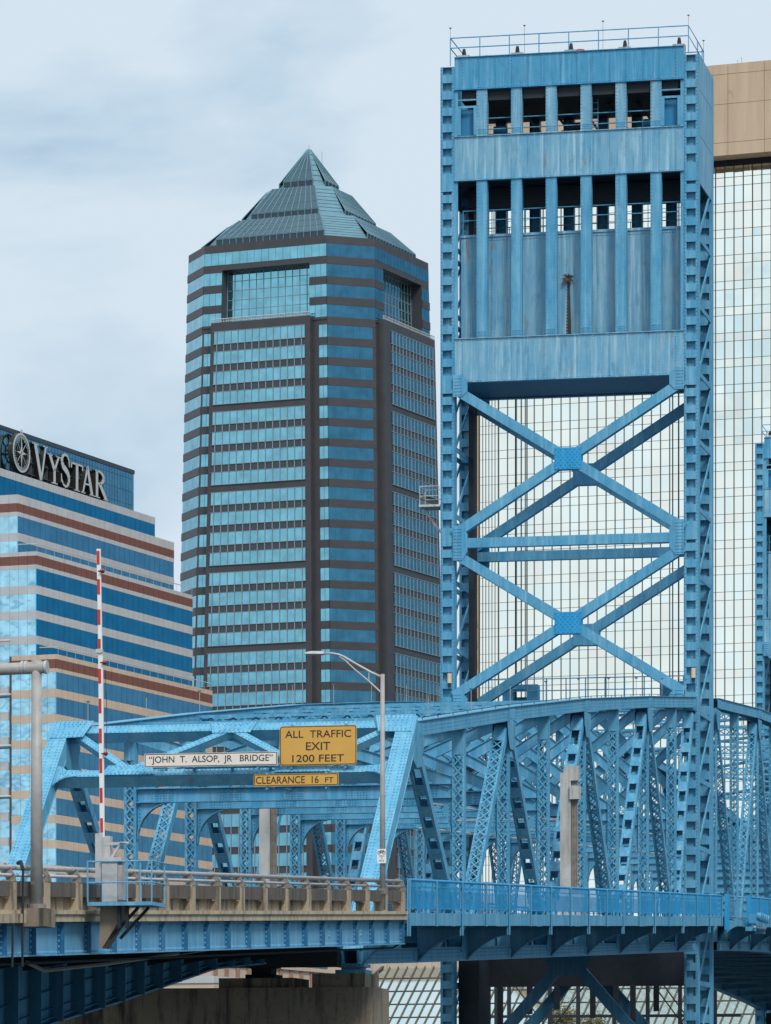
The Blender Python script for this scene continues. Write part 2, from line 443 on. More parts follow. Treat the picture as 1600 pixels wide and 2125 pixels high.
def sway(t, u, ztop, zbot, mat, v0=-W, v1=0.0, deep=.46, knee=1.25, diag=True, pieces=True):
    a, b = v0+.24, v1-.24
    m = MB(); m.box(a, b, u-.012, u+.012, zbot, zbot+deep)
    for z in (zbot, zbot+deep): m.box(a, b, u-.16, u+.16, z-.014, z+.014)
    o = t.part('sway_strut', m, mat)
    if pieces:
        rv = MB()
        for f in (.08, .3, .5, .7, .92):
            c = a + (b-a)*f
            for i in range(8):
                for j in range(5): rv.rivet((c+(i-3.5)*.1, u-.013, zbot+.06+j*.085), (1,0,0), (0,0,1), (0,-1,0), .016)
        t.part('rivets', rv, mat, o, kind='stuff')
    for s, e in ((1, a), (-1, b)):
        pts = [(0, deep+.25), (s*knee, 0.0)]
        pts = [(0, .02), (s*knee*1.15, .02)]
        arc = []
        for i in range(9):
            th = math.pi/2*i/8
            arc.append((s*knee*(1-math.sin(th)) , -knee*(1-math.cos(th))))
        poly = [(0, 0)] + arc
        km = MB(); km.prism(poly, (e, u-.012, zbot-.004), (1,0,0), (0,0,1), (0,.024,0))
        for (x0, y0), (x1, y1) in zip(arc, arc[1:]):
            km.bar((e+x0, u, zbot+y0-.004), (e+x1, u, zbot+y1-.004), .26, .02, (0,1,0))
        ko = t.part('knee_brace', km, mat)
        if pieces:
            rv = MB()
            for i in range(7): rv.rivet((e+s*.08, u-.013, zbot-.1-i*.13), (1,0,0), (0,0,1), (0,-1,0), .016)
            t.part('rivets', rv, mat, ko, kind='stuff')
    # top strut: two angles with lacing
    zt = ztop - .42
    m = MB()
    for z in (zt, zt+.38):
        m.box(a, b, u-.15, u+.15, z-.016, z+.016)
        m.box(a, b, u-.16, u-.14, z-.05, z+.05)
    to = t.part('top_strut', m, mat)
    lc = MB(); k = 26; st = (b-a)/k
    for i in range(k):
        x0, x1 = a+i*st, a+(i+1)*st
        z0, z1 = (zt+.02, zt+.36) if i % 2 else (zt+.36, zt+.02)
        lc.bar((x0, u-.165, z0), (x1, u-.165, z1), .055, .014, (0,0,1))
        lc.bar((x0, u+.165, z1), (x1, u+.165, z0), .055, .014, (0,0,1))
    t.part('lacing', lc, mat, to, kind='stuff')
    if diag and ztop - zbot > 1.6:
        h0, h1 = zbot+deep+.05, zt-.05; mid = (a+b)/2
        for x0, x1 in ((a, mid), (mid, b)):
            for p, q in (((x0, h0), (x1, h1)), ((x0, h1), (x1, h0))):
                dm = MB()
                off = .04 if q[1] > p[1] else -.04
                dm.bar((p[0], u+off, p[1]), (q[0], u+off, q[1]), .03, .38, (0,1,0))
                d = Vector((q[0]-p[0], 0, q[1]-p[1])).normalized(); n = Vector((-d.z, 0, d.x))
                for e in (-1, 1):
                    c0 = Vector((p[0], u+off, p[1])) + n*.19*e; c1 = Vector((q[0], u+off, q[1])) + n*.19*e
                    dm.bar(c0, c1, .16, .02, (0,1,0))
                t.part('sway_diagonal', dm, mat)
        gm = MB(); gm.prism([(-.5,-.38),(.5,-.38),(.5,.38),(-.5,.38)], (mid, u-.075, zt-.2), (1,0,0), (0,0,1), (0,.02,0))
        t.part('gusset_plate', gm, mat)

# ---------------------------------------------------------------- tower span (truss with the portal)
span = Thing(BR, 'truss_span', (-W/2, 36, zf(36)-1.2), 'blue riveted steel truss span carrying the road between portal and tall lift tower', 'bridge')
TT = [(8.05,12.68),(24.15,14.64),(40.25,16.47),(56.35,18.11),(70.2,19.40)]
TT2 = [(0, 12.68)] + TT
def ztop1(u): return interp(TT, u) if u > 8.05 else 12.68
KU = [PL*i for i in range(9)] + [70.0]
def zlo(u): return zf(u) - .93
for v in (0.0, -W):
    near = v == 0.0
    for i in range(9):
        chord(span, 'bottom_chord', v, (KU[i]+(.0 if i else -.5), zlo(KU[i])), (KU[i+1], zlo(KU[i+1])), .5, .43, M_blue, 4, False)
    for (u0, z0), (u1, z1) in zip(TT, TT[1:]):
        chord(span, 'top_chord', v, (u0, z0-.24), (u1, z1-.24), .56, .46, M_blue, 4)
    for k in range(2, 9):
        u = KU[k]; top = ztop1(u)-.48
        member(span, 'vertical_post', v, (u, zlo(u)+.2), (u, top), .42, .30, 'x', M_blue, 0, 0, near, ties=(1.0, .9))
    dg = [(1,2,'b'),(3,2,'x'),(3,4,'b'),(5,4,'b'),(5,6,'x'),(7,6,'b'),(7,8,'x'),(9,8,'b')]
    for kt, kb, st in dg:
        ut, ub = KU[kt], KU[kb]
        pt, pb = (ut + (.28 if kb > kt else -.28), ztop1(ut)-.7), (ub + (-.32 if kb > kt else .32), zlo(ub)+.35)
        member(span, 'diagonal', v, pt, pb, .46, .34, st, M_blue, .15, .1, near, ties=(.8, .5))
    for k in (3, 5, 7):
        gusset(span, v, KU[k], ztop1(KU[k])-.75, [(-.75,.2),(.75,.2),(.6,-.35),(.3,-.75),(-.3,-.75),(-.6,-.35)], M_blue)
    gusset(span, v, KU[1], ztop1(KU[1])-.55, [(-.75,.05),(-.2,.5),(.9,.55),(.9,-.05),(.45,-.85),(-.2,-.95),(-.75,-.75)], M_blue)
    for k in (2, 4, 6, 8):
        gusset(span, v, KU[k], zlo(KU[k])+.35, [(-.9,-.3),(.9,-.3),(.75,.35),(.3,.6),(-.3,.6),(-.75,.35)], M_blue)
    # inclined end post
    member(span, 'end_post', v, (0, zlo(0)), (KU[1], ztop1(KU[1])-.05), .56, .5, 'solid', M_portal, 0, 0, True)

# portal frame in the plane of the end posts
E0 = Vector((0, 0, zlo(0))); Ed = Vector((0, KU[1], ztop1(KU[1])-.05-zlo(0))); EL = Ed.length; Ed.normalize()
En = Ed.cross(Vector((1,0,0))).normalized()
if En.y > 0: En = -En
def PP(v, s, n=0.0): return Vector((v, 0, 0)) + E0 + Ed*s + En*n
sT, sB = EL-.20, EL*.783
def pbar(name, v0, s0, v1, s1, w, dpt, mat, n=0.12):
    m = MB(); a, b = PP(v0, s0, n), PP(v1, s1, n); d = (b-a).normalized(); q = d.cross(En)
    m.obox((a+b)/2, d*(b-a).length/2, q*w/2, En*.014)
    for e in (-1, 1): m.obox((a+b)/2 + q*e*(w/2-.012) - En*dpt/2, d*(b-a).length/2, q*.012, En*dpt/2)
    o = span.part(name, m, mat); rv = MB()
    for e in (-1, 1): rv.rivrow(a + q*e*(w/2-.05) + En*.014, b + q*e*(w/2-.05) + En*.014, .14, q, En, .014)
    span.part('rivets', rv, mat, o, kind='stuff'); return o
pbar('portal_strut', -W+.25, sT, -.25, sT, .36, .40, M_portal)
pbar('portal_strut', -W+.25, sB, -.25, sB, .30, .45, M_portal)
VV = [-W+.45, -W*.765, -W*.5, -W*.265, -.45]
for i in range(4):
    s0, s1 = ((sT-.12, sB+.12) if i % 2 == 0 else (sB+.12, sT-.12))
    pbar('portal_diagonal', VV[i], s0, VV[i+1], s1, .24, .26, M_portal, .15)
def pplate(pts, n=.17, name='gusset_plate'):
    m = MB(); m.prism([(x, y) for x, y in pts], E0 + En*n, Vector((1,0,0)), Ed, En*.02)
    o = span.part(name, m, M_portal); rv = MB()
    cx = sum(p[0] for p in pts)/len(pts); cy = sum(p[1] for p in pts)/len(pts)
    for q in (.88, .62, .34):
        for (x0, y0), (x1, y1) in zip(pts, pts[1:]+pts[:1]):
            rv.rivrow(PP(cx+(x0-cx)*q, cy+(y0-cy)*q, n+.021), PP(cx+(x1-cx)*q, cy+(y1-cy)*q, n+.021), .13, Ed, En, .015)
    span.part('rivets', rv, M_portal, o, kind='stuff')
pplate([(VV[2]-.75, sT+.18), (VV[2]+.75, sT+.18), (VV[2]+.62, sT-.35), (VV[2]-.62, sT-.35)])
for c in (VV[1], VV[3]): pplate([(c-.9, sB-.15), (c+.9, sB-.15), (c+.7, sB+.32), (c-.7, sB+.32)])
for s, e in ((1, -W), (-1, 0.0)):
    pplate([(e-s*.25, sT+.26), (e+s*1.05, sT+.26), (e+s*.85, sT-.55), (e-s*.25, sT-.6)], .275)
    arc = [(e+s*(.22+.75*(1-math.sin(th))), sB-.15-.75*(1-math.cos(th))) for th in [math.pi/2*i/8 for i in range(9)]]
    pplate([(e+s*.22, sB+.42), (e+s*.45, sB+.30), (e+s*.62, sB+.16), (e+s*1.0, sB+.15), (e+s*1.0, sB-.15)] + arc, .14, 'knee_brace')
# pipe along the portal
m = MB(); a, b = -W*.60, -W*.33
m.tube([PP(a, sB+.02, .30), PP(b, sB+.02, .30)], .06, 10)
for f in (.1, .5, .9): m.obox(PP(a+(b-a)*f, sB+.02, .25), (.03,0,0), Ed*.09, En*.1)
span.part('pipe', m, M_blue)
# camera under the clearance sign
m = MB(); c = PP(-W*.345, sB-.45, .1)
m.tube([c, c+Vector((0,0,-.22))], .05, 8); m.tube([c+Vector((0,0,-.1)), c+Vector((0,-.16,-.13))], .08, 10)
span.part('traffic_camera', m, M_white)

for k in range(2, 10):
    sway(span, KU[k], ztop1(KU[k])-.1, 10.15 + G*KU[k], M_blue)
# top laterals
for k0, k1 in ((1,3),(3,5),(5,7),(7,9)):
    u0, u1 = KU[k0], KU[k1]; z0, z1 = ztop1(u0)-.25, ztop1(u1)-.25
    for va, vb in ((-W+.3, -.3), (-.3, -W+.3)):
        m = MB(); zz = .02 if va < vb else -.16
        a, b = Vector((va, u0, z0+zz)), Vector((vb, u1, z1+zz)); m.bar(a, b, .30, .03, (1,0,0))
        m.bar(a + Vector((.13,0,-.06)), b + Vector((.13,0,-.06)), .02, .12, (1,0,0)); m.bar(a + Vector((-.13,0,-.06)), b + Vector((-.13,0,-.06)), .02, .12, (1,0,0))
        span.part('top_lateral', m, M_blue)
for v in (0.0, -W):
    for i in range(9):
        u = 10.5+7.2*i; z = ztop1(u)+.02; m = MB()
        m.tube([(v+.1, u, z), (v+.1, u, z+.72)], .013, 5); m.tube([(v+.1, u, z+.72), (v+.1, u, z+.78)], .02, 6, .085); span.part('lightning_rod', m, M_grey)
m = MB()
for i in range(24):
    u = 9.0+2.5*i; m.tube([(.22, u, ztop1(u)), (.22, u, ztop1(u)+.09)], .015, 5)
m.tube([(.22, 9+2.5*i, ztop1(9+2.5*i)+.09) for i in range(24)], .012, 5)
span.part('chord_lifeline', m, M_dark)
# floor system
def floor_system(t, us, v0=-W, v1=0.0):
    for u in us:
        m = MB(); zb = zf(u)-1.1
        m.box(v0+.26, v1-.26, u-.015, u+.015, zb, zf(u)+.06)
        for z in (zb, zf(u)+.06): m.box(v0+.26, v1-.26, u-.17, u+.17, z-.018, z+.018)
        t.part('floor_beam', m, M_deepblue)
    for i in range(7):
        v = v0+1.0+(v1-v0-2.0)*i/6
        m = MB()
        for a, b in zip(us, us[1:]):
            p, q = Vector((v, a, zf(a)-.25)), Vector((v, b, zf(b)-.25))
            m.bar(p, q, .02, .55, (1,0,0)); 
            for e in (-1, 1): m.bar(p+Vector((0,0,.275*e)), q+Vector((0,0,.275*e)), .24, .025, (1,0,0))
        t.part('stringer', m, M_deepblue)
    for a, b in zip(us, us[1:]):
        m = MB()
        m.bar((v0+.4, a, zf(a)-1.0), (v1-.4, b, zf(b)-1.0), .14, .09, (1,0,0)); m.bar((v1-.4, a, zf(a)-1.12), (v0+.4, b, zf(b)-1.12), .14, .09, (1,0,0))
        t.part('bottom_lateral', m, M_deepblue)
def slab(us, va, vb, dz0, dz1):
    m = MB()
    for a, b in zip(us, us[1:]):
        m.hexa([(va,a,zf(a)+dz0),(vb,a,zf(a)+dz0),(vb,b,zf(b)+dz0),(va,b,zf(b)+dz0),(va,a,zf(a)+dz1),(vb,a,zf(a)+dz1),(vb,b,zf(b)+dz1),(va,b,zf(b)+dz1)])
    return m
floor_system(span, KU)
span.part('road_deck', slab(KU, -W+.35, -.35, .08, .36), M_asphalt)
M_mesh = M_meshscreen
# ---------------------------------------------------------------- walkway with railing
VW = 1.7
def walkway(t, u0, n, step, side=1, long_every=2, offset=0, fine=True):
    sg = side; vout = VW if side > 0 else -W-VW; vin = .3 if side > 0 else -W-.3
    us = [u0+step*i for i in range(n+1)]
    if u0 < 60: us = [min(x, 69.3) for x in us]
    t.part('walkway_deck', slab(us, min(vin, vout-sg*.06), max(vin, vout-sg*.06), .27, .36), M_weath)
    fa = MB(); rail = MB(); mid = MB()
    for a, b in zip(us, us[1:]):
        for (z0, z1, th) in ((.0, .385, .03),):
            fa.hexa([(vout-th,a,zf(a)+z0),(vout+th,a,zf(a)+z0),(vout+th,b,zf(b)+z0),(vout-th,b,zf(b)+z0),(vout-th,a,zf(a)+z1),(vout+th,a,zf(a)+z1),(vout+th,b,zf(b)+z1),(vout-th,b,zf(b)+z1)])
        rail.tube([(vout, a, zf(a)+1.36), (vout, b, zf(b)+1.36)], .045, 8)
        for h in (1.17, .52): mid.bar((vout, a, zf(a)+h), (vout, b, zf(b)+h), .05, .035, (1,0,0))
    t.part('fascia_plate', fa, M_blue); t.part('top_rail', rail, M_bright); t.part('rail', mid, M_bright)
    bars = MB()
    for i, (a, b) in enumerate(zip(us, us[1:])):
        pm = MB(); q = .09; h0, h1 = .535, 1.055
        pm.hexa([(vout-.006,a+q,zf(a+q)+h0),(vout+.006,a+q,zf(a+q)+h0),(vout+.006,b-q,zf(b-q)+h0),(vout-.006,b-q,zf(b-q)+h0),(vout-.006,a+q,zf(a+q)+h1),(vout+.006,a+q,zf(a+q)+h1),(vout+.006,b-q,zf(b-q)+h1),(vout-.006,b-q,zf(b-q)+h1)])
        t.part('screen_panel', pm, M_mesh)
        k = 22 if fine else 8
        for j in range(1, k):
            u = a+(b-a)*j/k; bars.bar((vout+.02*sg, u, zf(u)+.52), (vout+.02*sg, u, zf(u)+1.32), .018, .018, (1,0,0))
        for j in (1, 2):
            u = a+(b-a)*j/3; bars.box(vout-.03, vout+.03, u-.04, u+.04, zf(u)+.38, zf(u)+.53)
    t.part('balusters', bars, M_bright, kind='stuff')
    for i, u in enumerate(us):
        pm = MB(); lg = (i+offset) % long_every == 0
        pm.box(vout+.03*sg-.05, vout+.03*sg+.05, u-.02, u+.02, zf(u)-(.31 if lg else .02), zf(u)+1.36)
        pm.box(vout+.07*sg-.012, vout+.07*sg+.012, u-.07, u+.07, zf(u)-(.31 if lg else .02), zf(u)+1.36)
        t.part('railing_post', pm, M_blue)
        if lg:
            # curved bracket under the walkway
            uk = u+.25; zb = zlo(uk)-.2; zt_ = zf(uk)-.02; zo = zf(uk)-.30
            x0, x1 = (.26, vout+.02) if side > 0 else (-W-.26, vout-.02)
            arc = [(x0+(x1-x0)*f, zb+(zo-zb)*(1-(1-f)**2.0)) for f in [j/10 for j in range(11)]]
            bm = MB(); bm.prism([(x0, zt_), (x1, zt_)] + arc[::-1], (0, uk-.012, 0), (1,0,0), (0,0,1), (0,.024,0))
            for (xa, za), (xb, zb_) in zip(arc, arc[1:]): bm.bar((xa, uk, za), (xb, uk, zb_), .22, .022, (0,1,0))
            bm.box(min(x0, x1), max(x0, x1), uk-.11, uk+.11, zt_-.02, zt_)
            t.part('walkway_bracket', bm, M_deepblue)
walkway(span, -.25, 17, 4.02, 1, 2, 0)
walkway(span, -.25, 17, 4.02, -1, 2, 0, False)
# open platform with gate bars beside the tower
m = MB(); m.box(.36, VW-.02, 69.5, 77.5, zf(73)+.26, zf(73)+.36); m.prism([(69.6, zf(69.6)+.26), (77.4, zf(77)+.26), (77.4, zf(77)-.1), (75.4, zf(75)+.0), (73.5, zf(73)+.02), (71.5, zf(71)-.12), (69.6, zf(69.6)-.35)], (VW-.04, 0, 0), (0,1,0), (0,0,1), (.05,0,0)); span.part('tower_platform', m, M_blue)
for u in (69.65, 77.3):
    m = MB(); m.box(VW-.02, VW+.16, u-.22, u+.22, zf(u)-.2, zf(u)+1.45); span.part('gate_post', m, M_bright)
m = MB()
for i in range(19): m.tube([(VW, 70.1+.39*i, zf(73)+.4), (VW, 70.1+.39*i, zf(73)+1.2)], .012, 5)
for h in (.42, 1.2, 1.36): m.tube([(VW, 69.8, zf(70)+h), (VW, 77.2, zf(76.5)+h)], .03 if h > 1.3 else .018, 6)
span.part('gate_railing', m, M_blue)
# conduits and a small road lamp inside the span
for dz, v in ((4.05, -.55), (3.2, -.5)):
    m = MB(); m.tube([(v-.0, KU[1]+4, zf(KU[1]+4)+dz), (v, 69.5, zf(69.5)+dz)], .035, 6); span.part('conduit', m, M_lgrey)
m = MB(); m.tube([(-W*.45, KU[5]-.3, 10.0+G*KU[5]), (-.6, KU[5]-.3, 10.0+G*KU[5])], .035, 6)
span.part('conduit', m, M_lgrey)

# ---------------------------------------------------------------- lift span
lift = Thing(BR, 'lift_span', (-W/2, (U_L0+U_L1)/2, zf(131)-1.2), 'blue steel lift span truss running from tall tower toward right edge', 'bridge')
NL = 14; LU = [U_L0+(U_L1-U_L0)*i/NL for i in range(NL+1)]
def ztopL(u):
    t_ = (u-U_L0)/(U_L1-U_L0); return 20.05 + 1.9*4*t_*(1-t_)
for v in (0.0, -W):
    near = v == 0.0
    for i in range(NL):
        chord(lift, 'bottom_chord', v, (LU[i], zlo(LU[i])), (LU[i+1], zlo(LU[i+1])), .5, .43, M_blue, 2, False)
    for i in range(0, NL, 2):
        chord(lift, 'top_chord', v, (LU[i], ztopL(LU[i])-.24), (LU[i+2], ztopL(LU[i+2])-.24), .56, .46, M_blue, 4)
    for i in range(0, NL+1):
        member(lift, 'vertical_post', v, (LU[i], zlo(LU[i])+.2), (LU[i], (ztopL(LU[i])-.48) if i % 2 == 0 else (ztopL(LU[i-1])+ztopL(LU[i+1]))/2-.48), .42, .30, 'x', M_blue, 0, 0, near and i < 5)
        if i < NL:
            kt, kb = (i, i+1) if i % 2 == 0 else (i+1, i)
            member(lift, 'diagonal', v, (LU[kt]+(.28 if kb > kt else -.28), ztopL(LU[kt])-.7), (LU[kb]+(-.3 if kb > kt else .3), zlo(LU[kb])+.35), .44, .32, 'b' if i % 4 == 3 else 'x', M_blue, .15, .1, near and i < 5)
    for i in range(0, NL+1, 2):
        gusset(lift, v, LU[i], ztopL(LU[i])-.75, [(-.7,.2),(.7,.2),(.55,-.35),(.3,-.75),(-.3,-.75),(-.55,-.35)], M_blue)
for i in range(0, NL+1):
    if i % 2 == 0: sway(lift, LU[i], ztopL(LU[i])-.1, 10.15-5.85+zf(LU[i]), M_blue, pieces=False, diag=(i < 2))
    else: sway(lift, LU[i], 10.15-5.85+zf(LU[i])+1.2, 10.15-5.85+zf(LU[i]), M_blue, pieces=False, diag=False)
for i in range(0, NL, 2):
    for va, vb in ((-W+.3, -.3), (-.3, -W+.3)):
        m = MB(); zz = 0 if va < vb else -.18
        m.bar((va, LU[i], ztopL(LU[i])-.25+zz), (vb, LU[i+2], ztopL(LU[i+2])-.25+zz), .28, .12, (1,0,0)); lift.part('top_lateral', m, M_blue)
floor_system(lift, LU)
lift.part('road_deck', slab(LU, -W+.35, -.35, .08, .36), M_asphalt)
walkway(lift, U_L0+.2, 28, (U_L1-U_L0-.4)/28, 1, 2, 1)
walkway(lift, U_L0+.2, 28, (U_L1-U_L0-.4)/28, -1, 2, 1, False)
# low cross girders at the near end of the span with hanging seats and a roof railing
m = MB()
for u in (U_L0+.4,):
    for i in range(12):
        v = -W+.5+(W-1)*i/11; m.tube([(v, u, ztopL(u)-.05), (v, u, ztopL(u)+1.15)], .03, 6)
    for h in (.55, 1.12): m.tube([(-W+.5, u, ztopL(u)+h), (-.5, u, ztopL(u)+h)], .025, 6)
lift.part('top_railing', m, M_blue)
for v in (-W+2.0, -1.75):
    m = MB(); u = U_L0+.9; z = ztopL(u)
    m.box(v-.85, v+.85, u-.35, u+.35, z+.62, z+.85); m.box(v-.85, v-.35, u-.35, u+.35, z-.1, z+.62); m.box(v+.35, v+.85, u-.35, u+.35, z-.1, z+.62)
    m.box(v-.85, v+.85, u+.2, u+.35, z-.1, z+.3)
    o = lift.part('rope_anchorage', m, M_blue)
    for q in (-.28, 0, .28):
        m = MB(); m.tube([(v+q, u, z+.2), (v+q, u, 36.0)], .032, 6); lift.part('hoist_rope', m, M_dark)

# ---------------------------------------------------------------- lift tower
UF, UB = 70.5, 75.6
def make_tower():
    t = Thing(BR, 'lift_tower', (-W/2, (UF+UB)/2, -7), 'tall blue steel lift tower with X bracing and louvred machinery hall on top', 'lift tower', 'lift towers of the bridge')
    cw = .31
    ztopc = 48.75
    bp = MB(); bp.box(-.26, .26, -.012, .012, -.185, .185); bme = bp.mesh('batten_plate', (0,0,0), M_blue)
    bp2 = MB(); bp2.box(-.26, .26, -.012, .012, -.42, .42); bme2 = bp2.mesh('batten_plate', (0,0,0), M_blue)
    for vc in (0.0, -W):
        for u0, u1, front in ((UF, UF+.62, True), (UB-.62, UB, False)):
            m = MB()
            for s in (-1, 1):
                m.box(vc+s*cw-.018, vc+s*cw+.018, u0, u1, -7, ztopc)
                for uu in (u0, u1): m.box(vc+s*(cw-.06)-.042, vc+s*(cw-.06)+.042, uu-.016, uu+.016, -7, ztopc)
            m.box(vc-cw+.02, vc+cw-.02, u0+.17, u0+.20, -7, ztopc)
            m.box(vc-cw, vc+cw, u0-.02, u1+.02, ztopc, ztopc+.03)
            o = t.part('tower_column', m, M_blue)
            rv = MB()
            if front:
                for s in (-1, 1): rv.rivrow((vc+s*(cw-.04), UF-.017, 6), (vc+s*(cw-.04), UF-.017, ztopc-.1), .17, (1,0,0), (0,-1,0), .016)
                z = -6.5; i = 0
                while z < ztopc-.3:
                    big = (abs(z-26.9) < .5 or abs(z-34.4) < .5 or abs(z-19.4) < .5 or abs(z-43.4) < .5)
                    t.piece('batten_plate', bme2 if big else bme, (vc, u0-.03, z), o)
                    z += 1.0 if big else .757
            lc = MB(); z = -6.5
            while z < ztopc-.3:
                lc.box(vc-.21, vc+.21, u1+.018, u1+.04, z-.2, z+.2)
                if not front: lc.box(vc-.21, vc+.21, u0-.04, u0-.018, z-.2, z+.2)
                z += .757
            t.part('rear_battens', lc, M_blue, o, kind='stuff')
            t.part('rivets', rv, M_blue, o, kind='stuff')
    # side bracing between front and back columns
    for vc, s in ((0.0, 1), (-W, -1)):
        z = -6.0; i = 0
        while z < 42.6:
            h = 3.1
            for off in (.28, -.28):
                m = MB()
                m.bar((vc+off*s, UF+.55, z), (vc+off*s, UB-.55, z), .05, .22, (1,0,0))
                t.part('side_strut', m, M_blue); m = MB()
                p, q = (UF+.55, z+.1), (UB-.55, z+h-.1)
                m.bar((vc+off*s, p[0], p[1]), (vc+off*s, q[0], q[1]), .05, .18, (1,0,0))
                t.part('side_brace', m, M_blue)
            z += h; i += 1
        # sheet panels of the machinery hall
        for (u0, u1) in ((UF+.45, UF+2.3), (UF+2.3, UF+4.3), (UF+4.3, UB-.02)):
            for (z0, z1) in ((43.0, 45.2), (45.2, 47.3), (47.3, 48.9)):
                m = MB(); m.box(vc+s*.30-.02, vc+s*.30+.02, u0+.015, u1-.015, z0+.015, z1-.015); t.part('side_panel', m, M_bluew)
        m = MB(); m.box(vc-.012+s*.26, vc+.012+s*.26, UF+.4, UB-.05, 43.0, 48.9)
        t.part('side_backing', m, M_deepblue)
    a, b = -W+cw+.02, -cw-.02
    def panel(u, z0, z1, mat, nm='wall_panel', sgn=-1):
        m = MB(); m.box(a, b, u-.04, u+.04, z0, z1); o = t.part(nm, m, mat)
        rv = MB()
        for z in (z0+.07, z1-.07): rv.rivrow((a+.1, u+sgn*.042, z), (b-.1, u+sgn*.042, z), .14, (0,0,1), (0,sgn,0), .017)
        for j in range(14):
            v = a+(b-a)*(j+.5)/14; rv.rivrow((v, u+sgn*.042, z0+.1), (v, u+sgn*.042, z1-.1), .13, (1,0,0), (0,sgn,0), .017)
        t.part('rivets', rv, mat, o, kind='stuff')
        for j in range(7):   # edge angles at top and bottom
            pass
        fm = MB(); fm.box(a, b, u-.13, u+.13, z0-.02, z0+.015); fm.box(a, b, u-.10, u+.10, z1-.015, z1+.02); t.part('panel_flange', fm, mat)
        return o
    for u, sg in ((UF+.06, -1), (UB-.06, 1)):
        panel(u, 47.7, 49.2, M_bluetop, sgn=sg); panel(u, 43.5, 45.53, M_bluew, sgn=sg); panel(u, 34.2, 36.2, M_bluew, sgn=sg)
        for j in range(1, 7):
            v = -W*j/7
            for z0, z1 in ((45.55, 47.68), (36.22, 43.48)):
                m = MB(); uu = u+sg*.03
                m.box(v-.25, v+.25, uu-.03, uu+.03, z0, z1)
                for s in (-1, 1): m.box(v+s*.235-.014, v+s*.235+.014, min(uu, uu-sg*.34), max(uu, uu-sg*.34), z0, z1)
                o = t.part('pilaster', m, M_bluew if z0 > 45 else M_blue)
                rv = MB()
                for s in (-1, 1): rv.rivrow((v+s*.205, uu+sg*.031, z0+.1), (v+s*.205, uu+sg*.031, z1-.1), .16, (1,0,0), (0,sg,0), .015)
                for i in range(5):
                    for k in range(3): rv.rivet((v-.16+.08*i, uu+sg*.031, z0+.1+.09*k), (1,0,0), (0,0,1), (0,sg,0), .016)
                t.part('rivets', rv, M_blue, o, kind='stuff')
        for v in (a+.07, b-.07):
            
            for z0, z1 in ((36.22, 43.48), (45.55, 47.68)):
                m = MB(); m.box(v-.09, v+.09, u-.03, u+.03, z0, z1); t.part('edge_post', m, M_blue)
        if sg < 0:
            for c0, c1 in ((a+.16, -W*6/7-.25), (-W/7+.25, b-.16)):
                m = MB(); m.box(c0, c1, u+.28, u+.33, 45.55, 46.85); t.part('infill_plate', m, M_screen)
                
                for e0, e1, w_ in ((46.85, 46.95, .05), (47.2, 47.26, .03)):
                    m = MB(); m.box(c0, c1, u-.02, u+w_, e0, e1); t.part('transom', m, M_blue)
                
                for e0, e1 in ((c0, c0+.14), (c1-.14, c1)):
                    m = MB(); m.box(e0, e1, u-.05, u-.02, 45.6, 46.86); t.part('stiffener', m, M_blue)
        # little rails in the openings
        m = MB(); uu = u+.5*(-sg)
        for z in (45.95, 46.45): m.tube([(a+1.3, uu, z), (b-1.3, uu, z)], .025, 6)
        for z in (41.75, 42.2): m.tube([(a+.3, uu, z), (b-.3, uu, z)], .022, 6)
        for j in range(8): m.tube([(a+.3+(b-a-.6)*j/7, uu, 41.1), (a+.3+(b-a-.6)*j/7, uu, 42.2)], .02, 6)
        t.part('opening_rail', m, M_blue)
        # front / back X bracing
        for z0, z1, zc in ((27.15, 33.9, 30.5), (19.7, 26.3, 22.95)):
            for p, q in (((-W+.3, z0), (-.3, z1)), ((-W+.3, z1), (-.3, z0))):
                m = MB(); o1 = u + (.0 if p[1] < q[1] else .0)
                pa, pb = Vector((p[0], o1, p[1])), Vector((q[0], o1, q[1])); c = (pa+pb)/2
                for e0, e1 in ((pa, c-(pb-pa).normalized()*.42), (c+(pb-pa).normalized()*.42, pb)):
                    m.bar(e0, e1, .42, .44, (0,1,0))
                t.part('x_brace', m, M_blue)
            m = MB(); m.box(-W/2-.62, -W/2+.62, u-.25, u+.25, zc-.5+.0, zc+.5); 
            go = t.part('center_gusset', m, M_bright if sg < 0 else M_blue)
            rv = MB()
            for i in range(11):
                for k in range(8):
                    if (i+k) % 2: rv.rivet((-W/2-.55+.11*i, u-.251, zc-.42+.12*k), (1,0,0), (0,0,1), (0,-1,0), .016)
            if sg < 0: t.part('rivets', rv, M_bright, go, kind='stuff')
        m = MB(); m.box(-W+.3, -.3, u-.2, u+.2, 26.53, 26.97); t.part('cross_strut', m, M_blue)
        for v, s in ((-W, 1), (0.0, -1)):
            for zc, hh in ((34.0, .5), (26.75, .8), (19.3, .55)):
                m = MB(); uu = u + sg*.235
                m.prism([(0, -hh), (s*.42, -hh), (s*.68, -hh*.5), (s*.68, hh*.5), (s*.42, hh), (0, hh)], (v+s*.3, uu-.012, zc), (1,0,0), (0,0,1), (0,.024,0))
                o = t.part('gusset_plate', m, M_blue); rv = MB()
                for i in range(5):
                    for k in range(int(hh*2/.15)): rv.rivet((v+s*(.36+.08*i), uu-.013, zc-hh+.1+.15*k), (1,0,0), (0,0,1), (0,-1,0), .016)
                if sg < 0: t.part('rivets', rv, M_blue, o, kind='stuff')
        # bracing under the deck
        zc = 7.5
        m = MB(); m.prism([(-1.15,.35),(1.15,.35),(.95,-.35),(.45,-.75),(-.45,-.75),(-.95,-.35)], (-W/2, u-.25, zc), (1,0,0), (0,0,1), (0,.02,0)); t.part('gusset_plate', m, M_deepblue)
